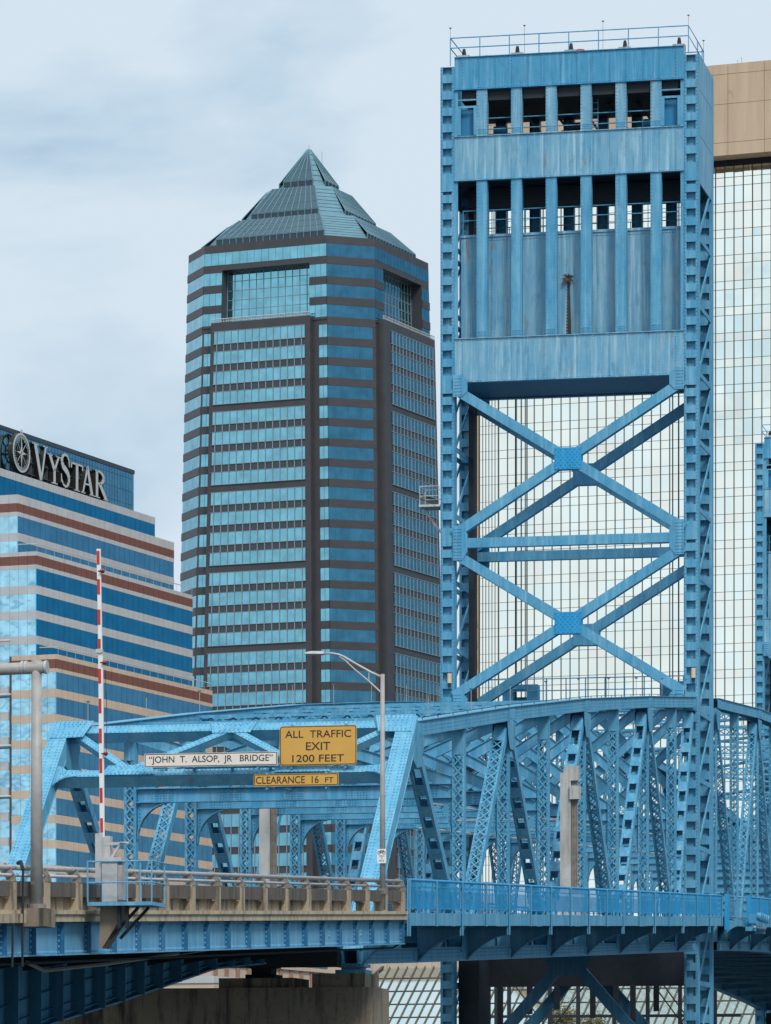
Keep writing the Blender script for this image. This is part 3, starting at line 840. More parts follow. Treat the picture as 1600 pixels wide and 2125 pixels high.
        for s in (-1, 1):
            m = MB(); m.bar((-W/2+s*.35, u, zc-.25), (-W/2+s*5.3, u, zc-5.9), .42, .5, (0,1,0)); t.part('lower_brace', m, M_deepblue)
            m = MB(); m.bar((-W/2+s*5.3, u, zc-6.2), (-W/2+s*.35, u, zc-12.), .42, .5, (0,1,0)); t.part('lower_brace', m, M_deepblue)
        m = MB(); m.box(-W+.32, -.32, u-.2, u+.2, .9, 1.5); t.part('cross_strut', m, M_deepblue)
    # dark girder and machinery below the deck at the tower
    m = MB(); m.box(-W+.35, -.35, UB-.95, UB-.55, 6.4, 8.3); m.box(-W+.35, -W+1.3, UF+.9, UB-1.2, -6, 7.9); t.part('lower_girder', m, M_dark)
    for v, h in ((-9.6, 1.6), (-8.2, 1.1), (-6.9, .9), (-5.2, 1.3), (-4.1, .8), (-3.3, 1.5), (-2.2, 1.0)):
        m = MB(); m.box(v-.12, v+.12, UB-1.3, UB-1.05, 6.2-h, 6.5); t.part('hanger', m, M_dark)
    # floors, soffits, counterweight
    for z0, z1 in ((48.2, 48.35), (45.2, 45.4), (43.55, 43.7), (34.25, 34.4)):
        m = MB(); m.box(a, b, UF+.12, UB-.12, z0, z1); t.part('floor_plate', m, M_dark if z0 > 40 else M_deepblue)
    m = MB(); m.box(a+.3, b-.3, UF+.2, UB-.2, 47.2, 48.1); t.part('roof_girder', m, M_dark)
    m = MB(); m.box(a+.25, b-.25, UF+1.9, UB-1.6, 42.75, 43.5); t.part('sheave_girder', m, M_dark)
    m = MB()
    m.box(-W+.50, -.47, UF+.75, UB-.9, 36.0, 41.0); m.box(-W+.47, -.44, UF+.70, UB-.85, 41.0, 41.12)
    cwo = t.part('counterweight', m, M_bluew)
    rv = MB()
    for j in range(14):
        v = -W+1.25+(W-2.2)*j/13; rv.rivrow((v, UF+.749, 36.3), (v, UF+.749, 40.9), .14, (1,0,0), (0,-1,0), .018)
    rv.rivrow((-W+1, UF+.749, 40.85), (-.8, UF+.749, 40.85), .15, (1,0,0), (0,-1,0), .018)
    t.part('rivets', rv, M_bluew, cwo, kind='stuff')
    for j in range(7):
        v = -W*(j+.5)/7
        m = MB(); m.box(v-.34, v+.30, UF+2.6, UF+3.2, 41.1, 41.5); t.part('sheave_bearing', m, M_dark)
    for j in range(3):      # machinery in the top hall
        v = -W*(.19+.31*j)
        m = MB(); m.box(v-.55, v+.55, UF+1.3, UF+2.2, 45.4, 45.9); m.tube([(v-.3, UF+1.8, 46.1), (v+.3, UF+1.8, 46.1)], .25, 12); t.part('hoist_motor', m, M_screen if j != 1 else M_dark)
    m = MB(); v = -W*.41
    for s in (-.2, .2): m.tube([(v+s, UF+.9, 45.4), (v+s, UF+.9, 47.4)], .025, 6)
    for i in range(7): m.tube([(v-.2, UF+.9, 45.6+.28*i), (v+.2, UF+.9, 45.6+.28*i)], .02, 6)
    t.part('ladder', m, M_blue)
    for j in range(5):
        v = -W*(.75-.12*j); m = MB(); m.bar((v, UF+2.0, 47.6), (v+1.6, UF+2.0, 45.4), .1, .12, (0,1,0)); t.part('hall_brace', m, M_dark)
    # roof railing
    m = MB(); zr = 49.2; vv = [a-.2+(b-a+.4)*j/8 for j in range(9)]
    for v in vv:
        for u in (UF+.06, UB-.1): m.tube([(v, u-.0, zr-.35), (v, u, zr+.92)], .026, 6)
    for u in (UF+3, UF+4.5):
        for v in (vv[0], vv[-1]): m.tube([(v, u, zr-.3), (v, u, zr+.92)], .026, 6)
    for h in (.46, .92):
        m.tube([(vv[0], UF+.06, zr+h), (vv[-1], UF+.06, zr+h), (vv[-1], UB-.1, zr+h)], .026, 6)
        m.tube([(vv[0], UF+.06, zr+h), (vv[0], UB-.1, zr+h), (vv[-1], UB-.1, zr+h)], .026, 6)
    t.part('roof_railing', m, M_blue)
    for v, u, h in ((vv[0], UF+.06, 1.35), (vv[2]+.7, UF+.1, 1.3), (vv[5]+.2, UF+.1, 1.3), (vv[-1], UF+.06, 1.35), (vv[-1], UB-.1, 1.4), (vv[0]+.8, UB-.2, 1.2), (vv[3]+.5, UB-.2, 1.2)):
        m = MB(); m.tube([(v, u, zr), (v, u, zr+h)], .012, 5); m.tube([(v, u, zr+h), (v, u, zr+h+.05)], .02, 6, .075); t.part('lightning_rod', m, M_grey)
    for j in range(5):
        v = -W+.65+(W-1.3)*j/4
        m = MB(); m.box(v-.28, v+.28, UF+.5, UF+.9, 48.3, 49.42); o = t.part('lamp_base', m, M_weath)
        m = MB(); m.tube([(v, UF+.7, 49.4), (v, UF+.7, 49.62), (v, UF+.7, 49.75)], .11, 10, .06); t.part('lamp_dome', m, M_dark, o)
    m = MB(); v = -W*.46; m.tube([(v, UF+.6, 49.1), (v, UF+.6, 49.4)], .2, 12); t.part('red_beacon', m, M_red)
    for v in (-W+.48, -.48):
        m = MB(); m.box(v-.18 if v < -5 else v-.05, v+.06 if v < -5 else v+.18, UB-1.5, UB-.66, 8.4, 43.0); t.part('counterweight_guide', m, M_dark)
    # small platform on the far side
    m = MB(); v0, v1, z = -W-1.35, -W-.3, 28.5
    m.box(v0, v1, UF, UF+1.3, z, z+.1); m.bar((v0+.1, UF+.6, z), (v1, UF+.6, z-1.3), .1, .1, (0,1,0))
    for v in (v0+.04, v1-.1):
        for u in (UF+.04, UF+1.26): m.tube([(v, u, z), (v, u, z+.95)], .022, 6)
    for h in (.5, .95): m.tube([(v1-.1, UF+.04, z+h), (v0+.04, UF+.04, z+h), (v0+.04, UF+1.26, z+h), (v1-.1, UF+1.26, z+h)], .02, 6)
    t.part('side_platform', m, M_weath)
    for v in (0, -W):
        m = MB(); m.tube([(v+.12, UF-.1, 20.3), (v+.12, UF-.1, 20.75)], .1, 10); o = t.part('marker_lamp', m, M_lampamber)
        m = MB(); m.tube([(v+.12, UF-.1, 20.12), (v+.12, UF-.1, 20.3)], .07, 8); t.part('lamp_socket', m, M_dark, o)
    # pier footing
    return t
tw = make_tower()
m = MB(); v, z = -W*.528+.18, 38.9
st = [(-.05,.0),(.06,.0),(.09,-.8),(.13,-2.0),(.14,-2.72),(-.10,-2.72),(-.09,-1.6),(-.06,-.7)]
m.prism(st, (v, UF+.742, z), (1,0,0), (0,0,1), (0,.006,0)); tw.part('dirt_streak', m, M_rustst)
m = MB()
for i in range(46):
    an = R.uniform(0, 2*math.pi); L = R.uniform(.2, .42); d = Vector((math.cos(an), -.5*R.random()-.1, math.sin(an)*.8+.25)).normalized()
    p0 = Vector((v+.01, UF+.70, z+.02)); p1 = p0+d*L*.6; p2 = p0+d*L+Vector((0,0,-.08)); s = d.cross(Vector((0,1,0))).normalized()*.022
    m.add([p0-s, p0+s, p1+s, p2, p1-s], [(0,1,2,3,4)])
single(BR, 'wall_plant', m, simple('dry_weed', (.075, .06, .035), .9), (v, UF+.70, z), 'small dark tufted weed growing on the tower counterweight above a dirt streak', 'plant')
copy_thing(tw.o, BR.w((-W/2, (UF+UB)/2+113.6, -7)), 'second blue lift tower far behind, cut off by the right edge', 'lift towers of the bridge')
for u in ((UF+UB)/2, (UF+UB)/2+113.6):
    m = MB(); m.box(-W-2.5, 2.5, u-4.5, u+4.5, -9, -4.4)
    far = u > 100
    single(BR, 'tower_pier', m, M_pier, (-W/2, u, -9), 'concrete footing under the far lift tower' if far else 'concrete footing standing in the river under the near lift tower', 'pier', 'tower footings')
# ================================================================ approach viaduct on the left
AP_V = 1.8; UA0, UA1 = -54.0, -1.3
def za(u): return zf(u) + .1*(u+2.7)/37.3
app = Thing(BR, 'approach_viaduct', (-W/2, -26, za(-26)-1.0), 'concrete-edged approach viaduct with blue plate girders at lower left', 'viaduct')
def aslab(v0, v1, d0, d1, u0=UA0, u1=UA1):
    m = MB(); a, b = u0, u1
    m.hexa([(v0,a,za(a)+d0),(v1,a,za(a)+d0),(v1,b,za(b)+d0),(v0,b,za(b)+d0),(v0,a,za(a)+d1),(v1,a,za(a)+d1),(v1,b,za(b)+d1),(v0,b,za(b)+d1)]); return m
app.part('road_deck', aslab(-W-1.2, AP_V-.35, .10, .38), M_asphalt)
# ledge in pieces with joints
us = [UA0]
while us[-1] < UA1-3.4: us.append(us[-1]+3.28)
us.append(UA1)
for a, b in zip(us, us[1:]):
    j = R.uniform(-.006, .006)
    m = MB(); a2, b2 = a+.006, b-.006
    for (v0, v1, d0, d1) in ((AP_V-.34, AP_V+.10+j, .17, .33), (AP_V-.34, AP_V+.14+j, .33, .42)):
        m.hexa([(v0,a2,za(a)+d0),(v1,a2,za(a)+d0),(v1,b2,za(b)+d0),(v0,b2,za(b)+d0),(v0,a2,za(a)+d1),(v1,a2,za(a)+d1),(v1,b2,za(b)+d1),(v0,b2,za(b)+d1)])
    app.part('ledge_block', m, M_ledge)
# parapet bays
BAY = 2.42; nb = 21; u_end = UA1
def zbox(m, v0, v1, a, b, d0, d1):
    m.hexa([(v0,a,za(a)+d0),(v1,a,za(a)+d0),(v1,b,za(b)+d0),(v0,b,za(b)+d0),(v0,a,za(a)+d1),(v1,a,za(a)+d1),(v1,b,za(b)+d1),(v0,b,za(b)+d1)])
rail1, rail2 = MB(), MB()
for i in range(nb):
    b = u_end-.1-BAY*i; a = b-BAY
    m = MB(); zbox(m, AP_V-.24, AP_V+.03, b-.46, b, .42, 1.03); zbox(m, AP_V+.03, AP_V+.08, b-.40, b-.06, .42, 1.0)
    app.part('parapet_post', m, M_conc)
    m = MB(); zbox(m, AP_V-.22, AP_V+.05+R.uniform(-.008,.008), a+.01, b-.47, .70, 1.015); app.part('parapet_panel', m, M_concd)
    m = MB(); zbox(m, AP_V-.22, AP_V+.035, b-.72, b-.47, .66, .70); app.part('parapet_corbel', m, M_conc)
    if i >= 3:
        m = MB(); zbox(m, AP_V-.22, AP_V-.10, a+.01, b-.47, .42, .70); app.part('parapet_infill', m, M_conc)
        if i % 2: 
            m = MB(); zbox(m, AP_V-.22, AP_V-.04, a+.05, a+.75, .42, .70); app.part('parapet_infill', m, M_concd)
    # steel rail bracket, curved back
    for w_ in ((-.30, -.06) if i % 3 == 0 else (-.18,)):
        m = MB(); u = b+w_; z = za(u)
        path = [(AP_V+.0, z+1.0), (AP_V-.02, z+1.10), (AP_V-.09, z+1.22), (AP_V-.20, z+1.32)]
        for (x0, z0), (x1, z1) in zip(path, path[1:]): m.bar((x0, u, z0), (x1, u+.0, z1), .07, .2, (0,1,0))
        app.part('rail_bracket', m, M_steelgrey)
rail1.tube([(AP_V-.10, UA0, za(UA0)+1.30), (AP_V-.10, UA1+.05, za(UA1)+1.30)], .055, 10)
rail2.tube([(AP_V-.02, UA0, za(UA0)+1.14), (AP_V-.02, UA1+.05, za(UA1)+1.14)], .036, 8)
app.part('handrail', rail1, M_grey, smooth=True); app.part('handrail', rail2, M_lgrey, smooth=True)
# fascia girder with stiffeners
m = aslab(AP_V-.10, AP_V-.08, -.52, .16); fas = app.part('fascia_girder', m, M_girder)
m = aslab(AP_V-.22, AP_V+.04, -.55, -.52); app.part('girder_flange', m, M_girder)
u = UA1-.15; rv = MB(); k = 0
while u > UA0:
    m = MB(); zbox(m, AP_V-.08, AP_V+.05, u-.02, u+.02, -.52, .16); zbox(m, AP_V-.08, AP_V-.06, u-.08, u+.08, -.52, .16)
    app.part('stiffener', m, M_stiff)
    for s in (-1, 1): rv.rivrow((AP_V-.06, u+s*.06, za(u)-.48), (AP_V-.06, u+s*.06, za(u)+.12), .11, (0,1,0), (1,0,0), .014)
    if k in (2, 4):
        for q in range(4):
            for p in (0, 1): rv.rivet((AP_V-.079, u-1.5+k*.1+p*.12, za(u)-.3+q*.1), (0,1,0), (0,0,1), (1,0,0), .03)
    u -= 2.07; k += 1
for d in (-.47, .11): rv.rivrow((AP_V-.08, UA0, za(UA0)+d), (AP_V-.08, UA1, za(UA1)+d), .13, (0,0,1), (1,0,0), .014)
app.part('rivets', rv, M_girder, fas, kind='stuff')
# soffit brackets
u = UA1-1.0
while u > UA0:
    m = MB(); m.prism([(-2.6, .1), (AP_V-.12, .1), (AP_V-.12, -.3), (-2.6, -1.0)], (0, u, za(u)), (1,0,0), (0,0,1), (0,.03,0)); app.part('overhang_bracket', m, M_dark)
    u -= 3.8
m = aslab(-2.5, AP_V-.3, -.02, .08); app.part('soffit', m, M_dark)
# haunched main girders
HB = [(-54,-1.4),(-44,-1.2),(-35,.55),(-26.7,1.96),(-23.1,2.44),(-17,3.14),(-6.9,4.37),(-.7,4.75)]
for v in (-2.7, -8.8):
    m = MB(); zt = .05
    for (a, za_), (b, zb_) in zip(HB, HB[1:]):
        m.hexa([(v-.02,a,za_),(v+.02,a,za_),(v+.02,b,zb_),(v-.02,b,zb_),(v-.02,a,za(a)+zt),(v+.02,a,za(a)+zt),(v+.02,b,za(b)+zt),(v-.02,b,za(b)+zt)])
        m.bar((v, a, za_), (v, b, zb_), .5, .05, (1,0,0)); m.bar((v, a, za(a)+zt), (v, b, za(b)+zt), .5, .05, (1,0,0))
        m.bar((v+.08, a, za_+.12), (v+.08, b, zb_+.12), .12, .02, (1,0,0))
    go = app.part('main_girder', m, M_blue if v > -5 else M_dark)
    u = -1.6
    while u > UA0 and v > -5:
        sm = MB(); sm.box(v+.02, v+.36, u-.02, u+.02, interp(HB, u), za(u)); sm.box(v+.02, v+.05, u-.1, u+.1, interp(HB, u), za(u)); app.part('stiffener', sm, M_deepblue, go)
        u -= 1.9
    if v > -5:
        sm = MB()
        for d in (.35, .8):
            for (a, za_), (b, zb_) in zip(HB[2:], HB[3:]): sm.bar((v+.06, a, za_+d), (v+.06, b, zb_+d), .08, .02, (1,0,0))
        app.part('longitudinal_rib', sm, M_deepblue, go)
u = -3.0
while u > UA0:
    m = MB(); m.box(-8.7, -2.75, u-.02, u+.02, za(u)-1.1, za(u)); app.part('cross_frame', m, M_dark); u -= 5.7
# pipes and drop cables
m = MB(); m.tube([(AP_V-.3, UA0, za(UA0)-.72), (AP_V-.3, UA1-.2, za(UA1)-.66), (AP_V-.1, UA1+.1, za(UA1)-.5)], .03, 6); app.part('conduit', m, M_dark)
m = MB(); m.tube([(-1.0, -30, za(-30)-.75), (-.9, -29, za(-29)-.95), (-.8, -24, za(-24)-.85), (-.7, -14, za(-14)-.55)], .05, 6); app.part('drain_pipe', m, M_grey)
for px_ in (24.5, 45.5):
    Yb = (AP_V+.18); c = 28.86-Yb/math.cos(ANG)
    Yv = 9000*c/(2746-px_); u = (Yv-129.1+.2113*Yb)/.9774
    m = MB(); m.tube([(AP_V+.19, u, za(u)-.75), (AP_V+.19, u+.05, za(u)+(.12 if px_ < 30 else 1.32))], .028, 6)
    if px_ > 30: m.tube([(AP_V+.19, u+.05, za(u)+1.25), (AP_V+.12, u+.12, za(u)+1.42), (AP_V+.02, u+.25, za(u)+1.40)], .045, 6)
    app.part('cable', m, M_dark)
m = MB(); zbox(m, AP_V+.10, AP_V+.2, -43.5, -39.9, .15, .34); app.part('junction_box', m, M_conc)

# ---------------------------------------------------------------- river pier under the span end
pier = Thing(BR, 'river_pier', (-W/2, 0, -9), 'massive stained concrete pier under the end of the truss span', 'pier')
m = MB()
m.prism([(-W-1.4,-1.25),(.55,-1.25),(.85,-1.05),(.85,1.05),(.55,1.25),(-W-1.4,1.25),(-W-1.7,1.05),(-W-1.7,-1.05)], (0,0,-9), (1,0,0), (0,1,0), (0,0,13.0)); pier.part('pier_shaft', m, M_pier)
for c, h, w_ in ((0.0, .42, 1.05), (-W, .42, 1.05), (-2.75, .30, 1.15), (-8.8, .30, 1.15)):
    m = MB(); m.box(c-w_, min(c+w_, .55), -.95, 1.0, 3.99, 4.0+h); o = pier.part('pedestal', m, M_pier)
    m = MB(); t0 = 4.0+h; bt = 4.72
    m.box(c-.45, c+.45, -.5, .5, t0, t0+.12); m.box(c-.3, c+.3, -.35, .35, t0+.12, bt-.1); m.box(c-.42, c+.42, -.45, .45, bt-.1, bt)
    pier.part('bearing', m, M_dark if c < -1 else M_blue)
m = MB(); m.box(-W+.3, -.3, -.9, -.4, 4.62, 5.2); pier.part('end_cross_beam', m, M_dark)

# ================================================================ writing
def text_obj(t, body, w, h, loc, mat, name='lettering', parent=None, space=1.0, bold=0.0):
    cu = bpy.data.curves.new(name, 'FONT'); cu.body = body; cu.size = 1; cu.extrude = .0; cu.space_character = space
    cu.align_x = 'CENTER'; cu.offset = bold
    o = bpy.data.objects.new(name, cu); COL.objects.link(o)
    dg = bpy.context.evaluated_depsgraph_get(); me = bpy.data.meshes.new_from_object(o.evaluated_get(dg))
    bpy.data.objects.remove(o); bpy.data.curves.remove(cu)
    xs = [v.co.x for v in me.vertices]; ys = [v.co.y for v in me.vertices]
    cx, cy = (min(xs)+max(xs))/2, (min(ys)+max(ys))/2; sx, sy = w/(max(xs)-min(xs)), h/(max(ys)-min(ys))
    for v in me.vertices:
        v.co = Vector(((v.co.x-cx)*sx, 0, (v.co.y-cy)*sy))
    me.materials.clear(); me.materials.append(mat); me.name = name
    ob = bpy.data.objects.new(name, me); COL.objects.link(ob); ob.parent = parent or t.o
    ob.location = Vector(loc) - t.base; return ob

def rrect(w, h, r, n=5):
    pts = []
    for cx, cy, a0 in ((w/2-r, h/2-r, 0), (-w/2+r, h/2-r, 90), (-w/2+r, -h/2+r, 180), (w/2-r, -h/2+r, 270)):
        for i in range(n+1):
            a = rad(a0+90*i/n); pts.append((cx+r*math.cos(a), cy+r*math.sin(a)))
    return pts
def bp(px_, py_, n=.45):
    """point on a vertical plane just in front of the portal, from bridge measurements"""
    v = -W*(850-px_)/750.0
    s = sT
    return v
def sign(name, label, v, z, w, h, face, lines, u, r=.06, border=True):
    t = Thing(BR, name, (v, u, z), label, 'sign')
    m = MB(); m.prism(rrect(w, h, r), (v, u, z), (1,0,0), (0,0,1), (0,.03,0)); o = t.part('sign_panel', m, face)
    if border:
        m = MB(); e = .022; out = rrect(w-.03, h-.03, r*.9); inn = rrect(w-.03-2*e, h-.03-2*e, max(.01, r*.9-e))
        k = len(out); vs_ = [(v+x, u-.004, z+y) for x, y in out] + [(v+x, u-.004, z+y) for x, y in inn]
        m.add(vs_, [(i, (i+1) % k, k+(i+1) % k, k+i) for i in range(k)]); t.part('sign_border', m, M_black)
    for body, dx, dz, tw_, th_ in lines: text_obj(t, body, tw_, th_, (v+dx, u-.006, z+dz), M_black, parent=o, bold=.006)
    for s in (-.35, .35):
        m = MB(); m.box(v+s*w-.03, v+s*w+.03, u+.03, u+.28, z-h/2-.1, z+h/2+.05); t.part('mounting_bar', m, M_blue)
        for e in (-1, 1):
            m = MB(); m.tube([(v+s*w, u-.012, z+e*h*.40), (v+s*w, u, z+e*h*.40)], .016, 6); t.part('bolt', m, M_grey, o)
    return t
# sign positions: u just before the portal plane at that height
def uz(py_, px_):
    # solve the point on the (inclined) portal plane seen at a pixel
    for s in [EL*.5+i*.01 for i in range(600)]:
        p = PP(0, s, .55); Yl = p.y
        # world Y for v from px
        c = None
        v = 0
        for _ in range(6):
            Yw = BR.o.y + Yl*math.cos(ANG) - v*math.sin(ANG)
            v = (((px_-2746)/9000*Yw) + 28.86)*math.cos(ANG)
        y = HY - p.z*9000/Yw
        if y <= py_: return v, p.y, p.z
v, u, z = uz(1549, 665.5); u -= .35
sign('exit_sign', 'large amber sign reading ALL TRAFFIC EXIT 1200 FEET on the blue portal', v, z, 2.47, 1.24, M_amber,
     [('ALL  TRAFFIC', 0, .36, 2.12, .23), ('EXIT', 0, -.02, .78, .25), ('1200 FEET', 0, -.40, 1.66, .225)], u, .09)
v, u, z = uz(1577.5, 441.5); u -= .25
sign('bridge_name_sign', 'long narrow white sign with bridge name in thin letters on the portal', v, z, 4.3, .43, M_cream,
     [('\u201cJOHN  T.  ALSOP,  JR   BRIDGE\u201d', 0, -.005, 4.0, .265)], u, .012)
v, u, z = uz(1620, 619); u -= .30
sign('clearance_sign', 'narrow amber sign reading CLEARANCE 16 FT under the larger amber sign', v, z, 2.7, .385, M_amber,
     [('CLEARANCE  16', -.28, 0, 2.0, .225), ('FT', 1.06, -.02, .26, .16)], u, .05)

# ================================================================ street furniture on the approach
def at(px_, v):
    c = 28.86 - v/math.cos(ANG); Yw = 9000*c/(2746-px_); u = (Yw-129.1+math.sin(ANG)*v)/math.cos(ANG); return u, Yw
def zat(py_, Yw): return (HY-py_)*Yw/9000
# signal mast with horizontal arm
v = 2.05; u, Yw = at(76, v); zb = za(u)+.42
mast = Thing(BR, 'signal_mast', (v, u, zb), 'thick grey steel mast with horizontal arm at left edge', 'pole')
zt = zat(1372, Yw)
m = MB(); m.tube([(v, u, zb-.1), (v, u, zt+.02)], .135, 16, .105); mast.part('pole', m, M_grey, smooth=True)
m = MB(); m.tube([(v, u, zb-.12), (v, u, zb+.12)], .2, 16); mast.part('base_plate', m, M_steelgrey)
m = MB(); za_ = zat(1385, Yw); m.tube([(v+.2, u, za_), (v-1.0, u, za_-.03), (v-9.0, u, za_-.1)], .125, 16); arm = mast.part('mast_arm', m, M_grey, smooth=True)
for dx in (.21, -.22, -.3):
    m = MB(); m.tube([(v+dx-.025, u, za_), (v+dx+.025, u, za_)], .14, 16); mast.part('arm_clamp', m, M_lgrey, arm)
m = MB(); m.tube([(v, u, zb+.55), (v-.05, u-.135, zb+.55)], .05, 4); mast.part('hand_hole', m, M_steelgrey)
m = MB(); m.box(v-.32, v+.30, u-.36, u+.36, za(u)+.06, za(u)+.44); single(BR, 'mast_footing', m, M_pier, (v, u, za(u)+.06), 'square stained concrete block carrying the grey mast', 'footing')

# street light
v = 1.86; u, Yw = at(794, v)
sl = Thing(BR, 'street_light', (v, u, za(u)+1.0), 'slim grey street light with curved arm reaching left above the parapet', 'street light')
z0, z1 = za(u)+.95, zat(1399, Yw)
m = MB(); m.tube([(v, u, z0-.5), (v, u, z1)], .085, 12, .06); sl.part('pole', m, M_grey, smooth=True)
m = MB(); m.box(v-.13, v+.13, u-.13, u+.13, z0-.05, z0+.12); sl.part('base', m, M_steelgrey)
def lp(px_, py_): return Vector((v - (794-px_)*Yw/9000/math.cos(ANG)*.98, u, zat(py_, Yw)))
m = MB(); m.tube([lp(794,1406), lp(770,1395), lp(735,1375), lp(712,1361), lp(700,1356), lp(688,1353.5), lp(668,1353)], .035, 8, .028); arm = sl.part('arm', m, M_lgrey, smooth=True)
m = MB(); m.tube([lp(793,1439), lp(765,1413), lp(735,1388), lp(715,1369), lp(702,1360)], .025, 8, .018); m.tube([lp(765,1394), lp(765,1412)], .018, 6); sl.part('brace', m, M_lgrey, arm)
m = MB(); a, b = lp(627, 1352), lp(670, 1353); hw = .16
prof = [(0,.0,.02,.02),(.12,.35,.04,.05),(.4,.9,.06,.06),(.75,1.0,.06,.07),(1,.6,.05,.05)]
vs_ = []
for f, wf, up, dn in prof:
    c = a+(b-a)*f
    vs_ += [c+Vector((0,-hw*wf-.01,-dn*.4)), c+Vector((0,0,-dn)), c+Vector((0,hw*wf+.01,-dn*.4)), c+Vector((0,hw*wf*.5,up)), c+Vector((0,-hw*wf*.5,up))]
fs = [(i*5+j, i*5+(j+1) % 5, (i+1)*5+(j+1) % 5, (i+1)*5+j) for i in range(4) for j in range(5)] + [(4,3,2,1,0), (20,21,22,23,24)]
m.add(vs_, fs); sl.part('lamp_head', m, M_lgrey, smooth=False)
# bicycle sign on the pole
bs = Thing(BR, 'bicycle_sign', (v, u-.12, zat(1792, Yw)), 'small white sign with a bicycle symbol on the light pole', 'sign')
zc = zat(1777, Yw); m = MB(); m.prism(rrect(.27, .41, .03), (v, u-.13, zc), (1,0,0), (0,0,1), (0,.012,0)); bo = bs.part('sign_panel', m, M_white)
m = MB()
for dx in (-.07, .07):
    pts = [(v+dx+.042*math.cos(2*math.pi*i/14), u-.136, zc+.10+.042*math.sin(2*math.pi*i/14)) for i in range(15)]; m.tube(pts, .006, 4)
for p, q in (((-.07,.10),(-.025,.155)),((-.025,.155),(.05,.155)),((.05,.155),(.07,.10)),((-.07,.10),(.0,.10)),((.0,.10),(.05,.155)),((.05,.155),(.045,.175)),((-.03,.17),(-.0,.17)),((.0,.1),(-.025,.155))):
    m.tube([(v+p[0], u-.136, zc+p[1]), (v+q[0], u-.136, zc+q[1])], .006, 4)
bs.part('bicycle_symbol', m, M_black, bo)
for body, dz, w_ in (('YIELD', .0, .17), ('TO', -.065, .06), ('PEDS', -.135, .15)): text_obj(bs, body, w_, .042, (v, u-.134, zc+dz), M_black, parent=bo)

# raised traffic gate with its platform
v = 2.25; u, Yw = at(213, v)
gate = Thing(BR, 'barrier_gate', (v, u, za(u)+.42), 'raised red and white barrier arm beside a grey cabinet on the parapet', 'barrier')
def gp(px_, py_, du=0): return Vector((v - (213-px_)*Yw/9000/math.cos(ANG), u+du, zat(py_, Yw)))
m = MB(); m.bar(gp(212.5, 1738), gp(209, 1362), .10, .05, (1,0,0)); m.bar(gp(208.6, 1362), gp(204.8, 1139), .085, .045, (1,0,0)); ga = gate.part('gate_arm', m, M_white)
for y0, y1 in ((1143,1171),(1202,1233),(1265,1296),(1326,1346),(1388,1418),(1450,1480),(1512,1542),(1574,1604),(1635,1666),(1698,1728)):
    f = lambda y: 204.6+(y-1139)*(212.5-204.8)/(1738-1139)
    m = MB(); m.bar(gp(f(y0)-.3, y0)+Vector((0,-.03,0)), gp(f(y1)-.3, y1)+Vector((0,-.03,0)), .062, .008, (1,0,0)); gate.part('red_stripe', m, M_red, ga)
m = MB(); m.box(gp(200,1346).x, gp(213,1346).x, u-.06, u+.06, gp(0,1355).z, gp(0,1347).z); gate.part('arm_splice', m, M_weath, ga)
for x, y in ((212.5,1185), (217,1375), (219.5,1564)):
    p = gp(x, y, -.04); m = MB()
    m.tube([p+Vector((0,.05,0)), p+Vector((0,.0,0)), p+Vector((0,-.05,0))], .052, 12, .03); m.tube([p+Vector((-.09,.02,0)), p], .014, 6); gate.part('warning_lamp', m, M_lens, ga, smooth=True)
m = MB(); m.tube([gp(218,1390), gp(222,1470), gp(221,1560)], .006, 4); gate.part('lamp_cable', m, M_dark, ga)
m = MB(); m.box(gp(200,0).x, gp(214,0).x, u-.1, u+.06, gp(0,1832).z, gp(0,1730).z); gate.part('arm_channel', m, M_lgrey)
m = MB(); m.box(gp(213,0).x, gp(229,0).x, u-.02, u+.2, gp(0,1800).z, gp(0,1735).z); gate.part('drive_bracket', m, M_weath)
m = MB(); m.bar(gp(222,1795), gp(252,1750), .05, .05, (0,1,0)); m.bar(gp(216,1752), gp(268,1750), .05, .06, (0,1,0)); m.bar(gp(252,1748), gp(270,1752), .2, .02, (0,1,0)); gate.part('counterbalance', m, M_lgrey)
m = MB(); m.box(gp(216,0).x, gp(248,0).x, u-.16, u+.24, gp(0,1872).z, gp(0,1783).z); co = gate.part('cabinet', m, M_lgrey)
m = MB(); m.box(gp(215,0).x, gp(258,0).x, u-.19, u+.27, gp(0,1790).z, gp(0,1780).z); gate.part('cabinet_lid', m, M_lgrey, co)
m = MB(); m.box(gp(248.6,0).x, gp(257,0).x, u-.14, u+.2, gp(0,1868).z, gp(0,1796).z); gate.part('cabinet_door', m, M_grey, co)
# platform
zp = gp(0,1874).z
m = MB(); x0, x1 = gp(193,0).x, gp(328,0).x
m.box(x0, x1, u-.45, u+.65, zp-.08, zp); po = gate.part('platform', m, M_girder)
m = MB()
for xx in (193, 276, 327):
    for uu in (u-.43, u+.62): m.tube([(gp(xx,0).x, uu, zp), (gp(xx,0).x, uu, zp+.9)], .02, 6)
for h in (.42, .88):
    m.tube([(x0, u-.43, zp+h), (x1, u-.43, zp+h), (x1, u+.62, zp+h)], .018, 6); m.tube([(x0, u-.43, zp+h), (x0, u+.62, zp+h)], .018, 6)
gate.part('platform_railing', m, M_girder, po)
m = MB()
for dx in (278, 300): m.bar(gp(dx+10, 1884), gp(dx-50, 1948), .06, .06, (0,1,0))
for dx in (252, 268): m.box(gp(dx,0).x, gp(dx+6,0).x, u-.3, u-.2, gp(0,1928).z, zp-.08)
gate.part('platform_brace', m, M_dark, po)
